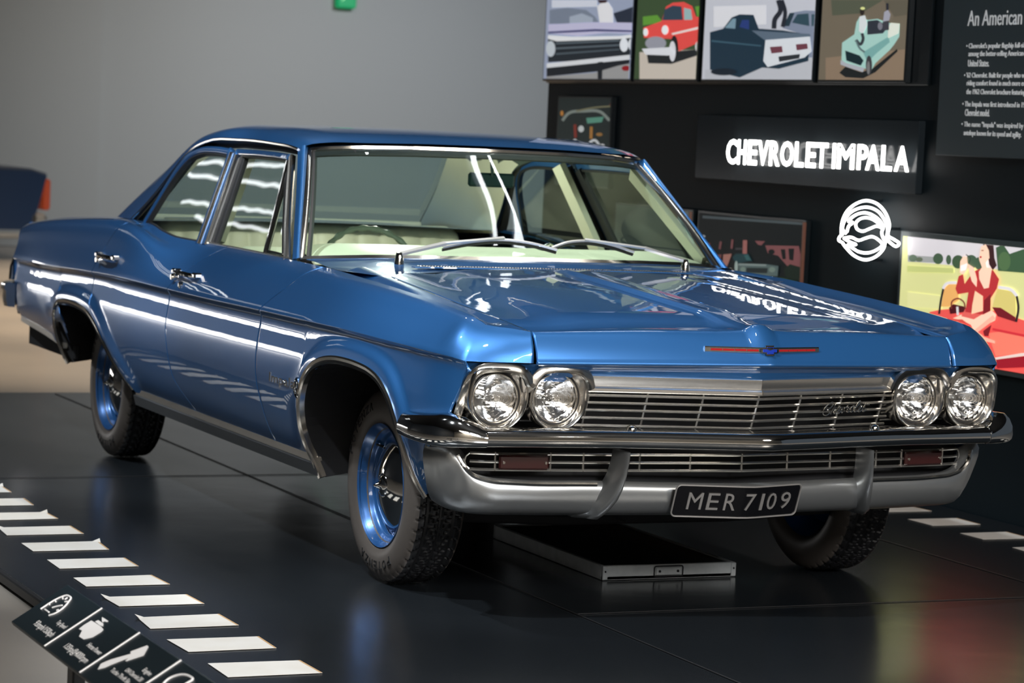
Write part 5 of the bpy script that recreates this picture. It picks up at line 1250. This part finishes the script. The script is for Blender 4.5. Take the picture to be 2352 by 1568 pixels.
o = poster('bright photo of a woman in red on a red convertible, beside the bonnet', -1.665, -.60, .585, 1.062, (206, 206, 142), [
    ((205, 200, 204), [(560, 60), (1800, 160), (1800, 440), (560, 330)]), ((150, 152, 150), [(560, 270), (860, 290), (860, 345), (560, 335)]),
    ((88, 106, 88), ell(610, 300, 40, 34)), ((88, 100, 80), ell(670, 312, 34, 22)), ((62, 84, 62), ell(850, 305, 48, 52)), ((66, 88, 66), ell(950, 315, 25, 46)), ((58, 80, 56), ell(1040, 335, 58, 64)), ((62, 86, 66), ell(1165, 335, 60, 66)), ((62, 86, 66), ell(1240, 350, 46, 60)), ((56, 84, 58), [(1400, 200), (1470, 170), (1530, 260), (1659, 215), (1800, 230), (1800, 450), (1420, 420)]), ((74, 102, 66), ell(1480, 330, 60, 90)),
    ((186, 192, 120), [(560, 370), (1000, 395), (1000, 440), (560, 430)]), ((214, 212, 150), [(560, 620), (900, 660), (880, 780), (560, 760)]),
    ((226, 84, 78), [(770, 810), (870, 790), (1100, 770), (1400, 800), (1640, 880), (1800, 930), (1800, 1500), (900, 1300)]), ((236, 120, 100), [(1330, 1010), (1500, 990), (1800, 1060), (1800, 1180), (1400, 1230)]), ((200, 46, 56), [(1370, 960), (1659, 1020), (1800, 1050), (1800, 1080), (1659, 1045), (1370, 985)]),
    ((226, 168, 98), [(885, 760), (915, 580), (960, 545), (1050, 548), (1050, 700), (960, 760)]), ((206, 190, 112), [(1420, 590), (1590, 620), (1595, 860), (1370, 770)]),
    ((72, 16, 24), [(960, 770), (1000, 735), (1110, 760), (1110, 810), (970, 830)]), ((110, 20, 32), [(1370, 765), (1450, 770), (1590, 860), (1590, 905), (1420, 850)]), ((110, 42, 38), stroke([(985, 780), (990, 710), (1045, 682), (1100, 715), (1115, 790)], 14)), ((205, 200, 200), stroke([(1040, 760), (1045, 840)], 22)),
    ((32, 26, 30), stroke([(868, 830), (885, 700), (912, 575)], 20)), ((215, 210, 215), stroke([(905, 590), (935, 545), (1035, 532)], 26)), ((215, 210, 215), stroke([(1430, 575), (1560, 605), (1608, 660)], 28)), ((40, 30, 34), stroke([(1606, 660), (1622, 770), (1600, 905)], 22)),
    (skin, [(1000, 870), (1080, 835), (1200, 860), (1300, 800), (1370, 795), (1412, 835), (1400, 890), (1200, 990), (1170, 930), (1090, 890)]), ((214, 92, 84), [(1120, 780), (1300, 820), (1200, 880), (1080, 850)]), ((200, 70, 60), [(1000, 880), (1090, 880), (1185, 950), (1120, 920)]),
    ((235, 172, 150), [(1380, 840), (1412, 870), (1240, 1000), (1300, 1045), (1400, 1085), (1402, 1108), (1270, 1080), (1195, 990)]), ((120, 24, 34), [(1290, 990), (1370, 930), (1340, 1040), (1300, 1040)]),
    ((176, 46, 50), [(1190, 430), (1270, 398), (1385, 415), (1442, 500), (1420, 590), (1362, 680), (1360, 800), (1290, 835), (1120, 810), (1150, 625), (1050, 642), (1028, 590), (1058, 470), (1100, 452), (1115, 545), (1160, 480)]),
    ((120, 26, 34), [(1300, 700), (1362, 640), (1360, 800), (1290, 830)]), (skin, [(1285, 380), (1375, 395), (1345, 580), (1300, 590), (1255, 500), (1250, 430)]), ((236, 196, 160), [(1215, 610), (1290, 660), (1290, 800), (1180, 830), (1190, 740)]),
    (skin, [(1075, 330), (1105, 280), (1140, 290), (1150, 400), (1105, 455), (1068, 440)]), (skin, [(1145, 350), (1205, 390), (1235, 500), (1230, 575), (1185, 520), (1160, 430)]), ((238, 236, 236), [(1080, 372), (1142, 350), (1128, 412), (1080, 424)]), ((40, 60, 50), stroke([(1130, 265), (1170, 300), (1160, 350)], 10)),
    ((52, 24, 28), [(1275, 150), (1340, 140), (1392, 165), (1402, 300), (1424, 370), (1385, 415), (1352, 360), (1330, 220)]), (skin, [(1275, 190), (1320, 170), (1350, 230), (1355, 300), (1320, 340), (1330, 400), (1285, 390), (1262, 330), (1255, 300), (1265, 240)]), ((170, 30, 40), ell(1272, 290, 10, 10)), ((120, 80, 60), ell(1290, 228, 14, 5)), ((60, 30, 30), ell(1365, 270, 10, 26)),
    ((150, 22, 38), [(1400, 1262), (1800, 1215), (1800, 1330), (1430, 1345)]), ((222, 202, 192), [(1385, 1246), (1659, 1200), (1800, 1190), (1800, 1212), (1400, 1264)])], .85, conv=Z4, frame=FRG, fw=.022, group=None)
# ---- information panel with printed text
m = MB(); m.box((-1.125, 2.095, 1.80), (.62, .05, .80), 0, .003); ip = m.build('information_board', mat('panel_slate', (.030, .045, .052, 1), 0, .4), smooth=False)
tag(ip, 'dark slate wall panel headed An American with white bullet paragraphs', 'sign')
TXT = mat('white_print', (.75, .76, .76, 1), 0, .5, emit=(.75, .76, .76, 1), estr=.12)  # print with a faint glow of its own added
def wall_text(txt, px0, px1, pyb, h, y=2.067, par=ip):
    p0 = at(px0, pyb, 1, y); p1 = at(px1, pyb, 1, y); V, F = fit_text(txt, p1[0]-p0[0], h, extrude=.001)
    mm = MB(); mm.add([(p0[0]+a, y-.0008+(0 if c > 0 else .002), p0[2]+b_) for a, b_, c in V], F); return mm.build('text_line', TXT, par, smooth=False)
wall_text('An American', 2222, 2346, 60, .060)
for t, a, b_, y_ in (("\u2022 Chevrolet's popular flagship full-size p", 2219, 2366, 115), ('among the better-selling American-m', 2224, 2360, 133), ('United States.', 2223, 2271, 153),
                     ("\u2022 '62 Chevrolet. Built for people who want", 2214, 2364, 182), ('riding comfort found in much more exp', 2220, 2358, 200), ('the 1962 Chevrolet brochure featuring', 2219, 2354, 220),
                     ('\u2022 The Impala was first introduced in 195', 2210, 2358, 248), ('Chevrolet model.', 2216, 2272, 266),
                     ('\u2022 The name "Impala" was inspired by t', 2208, 2356, 294), ('antelope known for its speed and agility.', 2213, 2345, 314)):
    wall_text(t, a, b_, y_, .027)
# ---- neon name sign
NEON = mat('neon_white', (1, 1, 1, 1), 0, .3, emit=(1.0, .98, .95, 1), estr=5)
m = MB(); m.box((-2.54, 2.105, 1.385), (1.90, .034, .30), 0, .004); sg_ = m.build('neon_name_sign', mat('sign_acrylic', (.02, .026, .03, 1), 0, .16, spec=.3), smooth=False)
tag(sg_, 'white neon lettering CHEVROLET IMPALA on a black backing board', 'sign')
Z3 = lambda x, y: (1600+x*.3197, 280+y*.3197)
YL = 2.045
for ch, a, b_ in (('C', 212, 285), ('H', 292, 350), ('E', 366, 430), ('V', 436, 512), ('R', 520, 592), ('O', 600, 690), ('L', 702, 765), ('E', 782, 852), ('T', 852, 938), ('I', 972, 992), ('M', 1006, 1128), ('P', 1150, 1226), ('A', 1212, 1312), ('L', 1322, 1400), ('A', 1418, 1522)):
    yb = 300+(a-212)*.045; yt = 122+(a-212)*.040
    p0 = at(*Z3(a, yb), 1, YL); p1 = at(*Z3(b_, yb), 1, YL); p2 = at(*Z3(a, yt), 1, YL)
    V, F = fit_text(ch, p1[0]-p0[0], p2[2]-p0[2], outline=True, bevel=.024)
    mm = MB(); mm.add([(p0[0]+q[0], YL+q[2]*.10, p0[2]+q[1]) for q in V], F); mm.build('letter', NEON, sg_, smooth=False)
# ---- neon emblem: leaping antelope in a ring
strokes = [[(1040, 815), (1042, 740), (1075, 650), (1140, 590), (1218, 565), (1300, 590), (1360, 660), (1385, 740), (1378, 820), (1420, 845), (1455, 875), (1440, 892), (1385, 862), (1365, 845), (1345, 905), (1290, 965), (1215, 990), (1140, 965), (1080, 910), (1052, 875)], [(1052, 870), (1020, 845), (1030, 822), (1048, 808)],
           [(1072, 800), (1050, 775), (1060, 715), (1100, 655), (1160, 622), (1225, 612), (1300, 640), (1348, 700), (1372, 765), (1352, 850), (1330, 790), (1345, 760)],
           [(1080, 790), (1095, 745), (1122, 722), (1092, 716), (1135, 672), (1205, 652), (1280, 678), (1335, 738), (1345, 765), (1300, 748), (1240, 768), (1190, 785), (1150, 765), (1145, 725), (1175, 696), (1230, 688), (1290, 715), (1338, 760)],
           [(1058, 835), (1110, 828), (1165, 850), (1210, 836), (1262, 824), (1310, 850), (1335, 880), (1290, 920), (1230, 940), (1160, 930), (1112, 900), (1085, 885), (1145, 880), (1100, 862), (1058, 835)]]
m = MB(); m.tube([at(*Z3(*p), 1, YL) for p in cat([np.array(q) for q in strokes[0]], 5)], .0052, 8, up=(0, 1, 0)); nb = m.build('neon_emblem', NEON)
tag(nb, 'round white neon leaping antelope emblem below the name sign', 'sign')
for s_ in strokes[1:]:
    m = MB(); m.tube([at(*Z3(*p), 1, YL) for p in cat([np.array(q) for q in s_], 5)], .0050, 8, up=(0, 1, 0)); m.build('neon_tube', NEON, nb)
m = MB()
for p in ((1218, 565), (1218, 990), (1060, 835), (1335, 880), (1345, 765)):
    a = at(*Z3(*p), 1, YL); m.box((a[0], (a[1]+2.12)/2, a[2]), (.012, 2.12-a[1], .012))
m.build('stand_off', FR, nb, smooth=False)
# ---- low metal tray under the nose
GALV = mat('galvanised_metal', (.50, .52, .52, 1), .35, .42, var=(25, .7, (.34, .36, .36, 1)))
m = MB(); X0, X1, Y0, Y1 = -.76, .10, -.107, .378; H = .047
m.box(((X0+X1)/2, (Y0+Y1)/2, .006), (X1-X0, Y1-Y0, .010)); 
for c, d in (((X1-.006, (Y0+Y1)/2, H/2), (.012, Y1-Y0, H)), ((X0+.006, (Y0+Y1)/2, H/2), (.012, Y1-Y0, H)), (((X0+X1)/2, Y0+.006, H/2), (X1-X0-.024, .012, H)), (((X0+X1)/2, Y1-.006, H/2), (X1-X0-.024, .012, H))): m.box(c, d, 0, .002)
tr = m.build('metal_tray', GALV, smooth=False); tag(tr, 'low galvanised metal tray with a handle plate on the platform under the car nose', 'tray')
m = MB(); m.box(((X0+X1)/2, (Y0+Y1)/2, .038), (X1-X0-.03, Y1-Y0-.03, .010), 0, .002); m.build('tray_mat', BLACK, tr, smooth=False)
m = MB(); yc = .13; o_ = rr_outline(yc-.052, yc+.052, .008, .041, .006, 3); m.tube([(X1+.003, a, b_) for a, b_ in o_], .0022, 6, closed=True, up=(1, 0, 0)); m.build('handle_rim', BLACK, tr)
m = MB(); m.box((X1+.002, yc, .0245), (.004, .092, .024), 0, .0015); hpz = m.build('handle_plate', GALV, tr, smooth=False)
for yy in (yc-.033, yc+.033):
    m = MB(); m.lathe([(0, .003), (.004, .002), (.0045, -.002)], (X1+.005, yy, .0245), 'x', 10); m.build('rivet', BLACK, hpz)
for yy in (Y0+.008, Y1-.008):
    m = MB(); m.box((X1+.001, yy, .024), (.004, .018, .044), 0, .0015); m.lathe([(0, .003), (.003, .002), (.0035, -.002)], (X1+.003, yy, .028), 'x', 10, mi=1); m.build('corner_bracket', [GALV, BLACK], tr, smooth=False)
# ---- low information lectern in the near corner
q0 = np.array((1.528, -2.246, .30)); q1 = np.array((1.528, -2.380, .216)); dv = (q0-q1); wv = np.linalg.norm(dv); dv /= wv; nv_ = np.cross([1, 0, 0], dv); nv_ = nv_ if nv_[2] > 0 else -nv_
def bpt(px, py, out=.0):
    o, v = ray(px, py); t = np.dot(q0-o, nv_)/np.dot(v, nv_); return o+t*v+nv_*out
m = MB(); L = 1.55; c = (q0+q1)/2+np.array([L/2, 0, 0])-nv_*.006
Rm = Matrix((( 1, 0, 0), (0, dv[1], nv_[1]), (0, dv[2], nv_[2]))); m.box(tuple(c), (L, wv, .012), 0, .002, Rm); ib = m.build('information_lectern', mat('lectern_slate', (.022, .035, .042, 1), 0, .35), smooth=False)
tag(ib, 'sloping dark information board with white icons in the near left corner', 'sign')
for xx in (q0[0]+.35, q0[0]+1.2):
    m = MB(); m.box((xx, -2.315, .105), (.05, .03, .27), 0, .004); m.box((xx, -2.315, -.029), (.16, .14, .012), 0, .003); m.build('lectern_leg', FR, ib, smooth=False)
ICON = mat('icon_white', (.80, .77, .74, 1), 0, .5, emit=(.8, .77, .74, 1), estr=.45)  # text and icons given emission so they read brighter
A1 = lambda x, y: (20+x/6.877, 1340+y/6.877); A2 = lambda x, y: (220+x/9.046, 1430+y/9.046)
def btext(txt, Z, P0, P1, P2):
    a, b_, c = (bpt(*Z(*p), .0012) for p in (P0, P1, P2)); u = b_-a; v = c-a; v -= u*np.dot(u, v)/np.dot(u, u); v = dv*np.linalg.norm(v); V, F = fit_text(txt, 1, 1, extrude=.001); mm = MB()
    u = np.array([u[0], 0, 0]); mm.add([tuple(a+u*p[0]+v*p[1]) for p in V], F); mm.build('text_line', ICON, ib, smooth=False)
btext('93mph/150kph', A1, (352, 668), (625, 872), (480, 575)); btext('Top Speed', A1, (722, 642), (862, 726), (790, 565))
btext('135hp@4000rpm', A1, (832, 1028), (1155, 1290), (955, 930)); btext('Horse Power', A1, (1226, 988), (1425, 1134), (1300, 935))
btext('Engine', A2, (932, 1025), (1080, 1128), (1050, 935)); btext('OHV Chevrolet 230', A2, (598, 1005), (905, 1240), (690, 940)); btext('Turbo Thrift Six', A2, (292, 1005), (640, 1290), (380, 935))
def bstroke(P, Z, r):
    mm = MB(); mm.tube([tuple(bpt(*Z(*p), .0008)) for p in cat([np.array(q) for q in P], 4)], r, 6, up=tuple(nv_)); return mm
def bpoly(polys, Z, name):
    mm = MB()
    for P in polys:
        Q = [bpt(*Z(*p), .0014) for p in P]; mm.add([tuple(q) for q in Q], tri([(np.dot(q, [1, 0, 0]), np.dot(q, dv)) for q in Q]))
    mm.build(name, ICON, ib, smooth=False)
for Z, a, b_ in ((A1, (1478, 388), (552, 975)), (lambda x, y: (x, y), (321.5, 1452.5), (181, 1542.5)), (lambda x, y: (x, y), (416.5, 1516), (250, 1622))):
    P = [bpt(*Z(*p), .0008) for p in (a, b_)]; P[1][0] = P[0][0]; mm = MB(); mm.sweep([tuple(p) for p in P], [(-.0022, -.001), (.0022, -.001), (.0022, .001), (-.0022, .001)], up=tuple(nv_)); mm.build('divider_line', ICON, ib)
mm = bstroke([(640, 505), (720, 480), (850, 400), (950, 290), (985, 225), (940, 192), (840, 212), (700, 282), (590, 352), (508, 405)], A1, .0022)
for P in ([(575, 408), (640, 455)], [(690, 382), (760, 362), (850, 345)], [(720, 262), (750, 290)], [(850, 215), (860, 245)], [(930, 225), (890, 255)], [(620, 322), (650, 335)], [(890, 290), (930, 285)], [(760, 425), (790, 415)]):
    n0 = bstroke(P, A1, .0018); mm.add(n0.V, n0.F)
mm.build('speedometer_icon', ICON, ib)
bpoly([[(1310, 588), (1372, 625), (1470, 690), (1502, 735), (1462, 775), (1330, 855), (1262, 872), (1190, 886), (1115, 840), (1165, 745), (1112, 722), (1190, 660)], [(1368, 605), (1420, 582), (1502, 640), (1495, 682), (1440, 662)], [(1478, 535), (1525, 560), (1580, 600), (1560, 612), (1515, 602), (1490, 622), (1475, 590)]], A1, 'engine_icon')
bpoly([[(45, 980), (110, 860), (220, 810), (320, 770), (740, 650), (722, 622), (740, 600), (960, 520), (1075, 478), (1102, 508), (1000, 690), (640, 808), (620, 795), (700, 735), (320, 885), (200, 940)]], A2, 'piston_icon')
mm = bstroke([(1380, 1300), (1500, 1180), (1660, 1105), (1850, 1080), (1960, 1115), (2020, 1165), (1880, 1270), (1700, 1400)], A2, .0022); mm.build('fourth_icon', ICON, ib)
# ---- blue car parked far behind, tail to the right
bc = empty('car', (-18.3, .3, -.035)); tag(bc, 'dark blue car blurred in the background, its tail above the near car\'s boot', 'car')
BP2 = mat('dark_blue_paint', (.004, .03, .10, 1), .3, .35, .5, .1)
side = [(0, .30), (0, .46), (.02, .52), (.10, .84), (-.05, .88), (-.9, .90), (-1.2, 1.0), (-1.7, 1.34), (-2.7, 1.38), (-3.2, 1.05), (-4.3, .92), (-4.5, .6), (-4.45, .30)]
m = MB(); k = len(side); V = []
for xx, sc_ in ((-.85, .97), (-.80, 1), (.80, 1), (.85, .97)):
    V += [(-18.3+xx, y*sc_, z*sc_) for y, z in side]
V = [(x, y+2.50, z-.035) for x, y, z in V]
F = [(a*k+q, (a+1)*k+q, (a+1)*k+(q+1) % k, a*k+(q+1) % k) for a in range(3) for q in range(k)]+[tuple(range(k)), tuple(range(3*k, 4*k))]
m.add(V, F); m.build('car_body', BP2, bc, angle=30)
m = MB(); m.box((-17.80, 2.60, .60), (.70, .08, .30), 0, .02); m.build('tail_lamp', mat('tail_amber', (.35, .05, .02, 1), 0, .3, .5, emit=(.35, .06, .02, 1), estr=.25), bc)
m = MB(); m.box((-18.3, 2.54, .36), (1.76, .14, .12), 0, .03); m.box((-17.44, .3, .20), (.05, 4.3, .05), 0, .01); m.build('car_bumper', SATIN, bc)
for xx, yy in ((-17.5, 1.35), (-19.1, 1.35), (-17.5, -1.4), (-19.1, -1.4)):
    m = MB(); m.lathe([(.0, .0), (.17, .0), (.18, .02), (.30, .02), (.31, -.02), (.31, -.16), (0, -.16)], (xx+(.07 if xx > -18.3 else -.07), yy, .275), 'x', 32, sg=1 if xx > -18.3 else -1, mats=[1, 1, 0, 0, 0, 0]); m.build('wheel', [RUBBER, SATIN], bc)
DG = mat('dark_car_glass', (.01, .015, .02, 1), 0, .08)
for P in ([(-1.30, .97), (-1.74, 1.25), (-2.14, 1.28), (-2.14, .96)], [(-2.20, .96), (-2.20, 1.285), (-2.64, 1.29), (-3.02, 1.03), (-3.02, .96)]):
    for xx, s_ in ((-17.448, 1), (-19.152, -1)):
        m = MB(); n = len(P); m.add([(xx+s_*.006, y+2.5, z-.06) for y, z in P]+[(xx-s_*.01, y+2.5, z-.06) for y, z in P], [tuple(range(n)), tuple(range(n, 2*n))]+[(i, (i+1) % n, n+(i+1) % n, n+i) for i in range(n)]); m.build('side_window', DG, bc, smooth=False)
for yy in (1.35, -1.4):
    for xx, s_ in ((-17.452, 1), (-19.148, -1)):
        m = MB(); V = [(xx+s_*.004, yy+.37*math.cos(math.pi*i/16), .275+.37*math.sin(math.pi*i/16)-.03) for i in range(17)]; m.add(V, [tuple(range(17))]); m.build('wheel_arch', BLACK, bc, smooth=False)
for yy in (.30, -.72):
    m = MB(); m.box((-17.447, yy, .60), (.008, .012, .56)); m.build('door_seam', BLACK, bc, smooth=False)
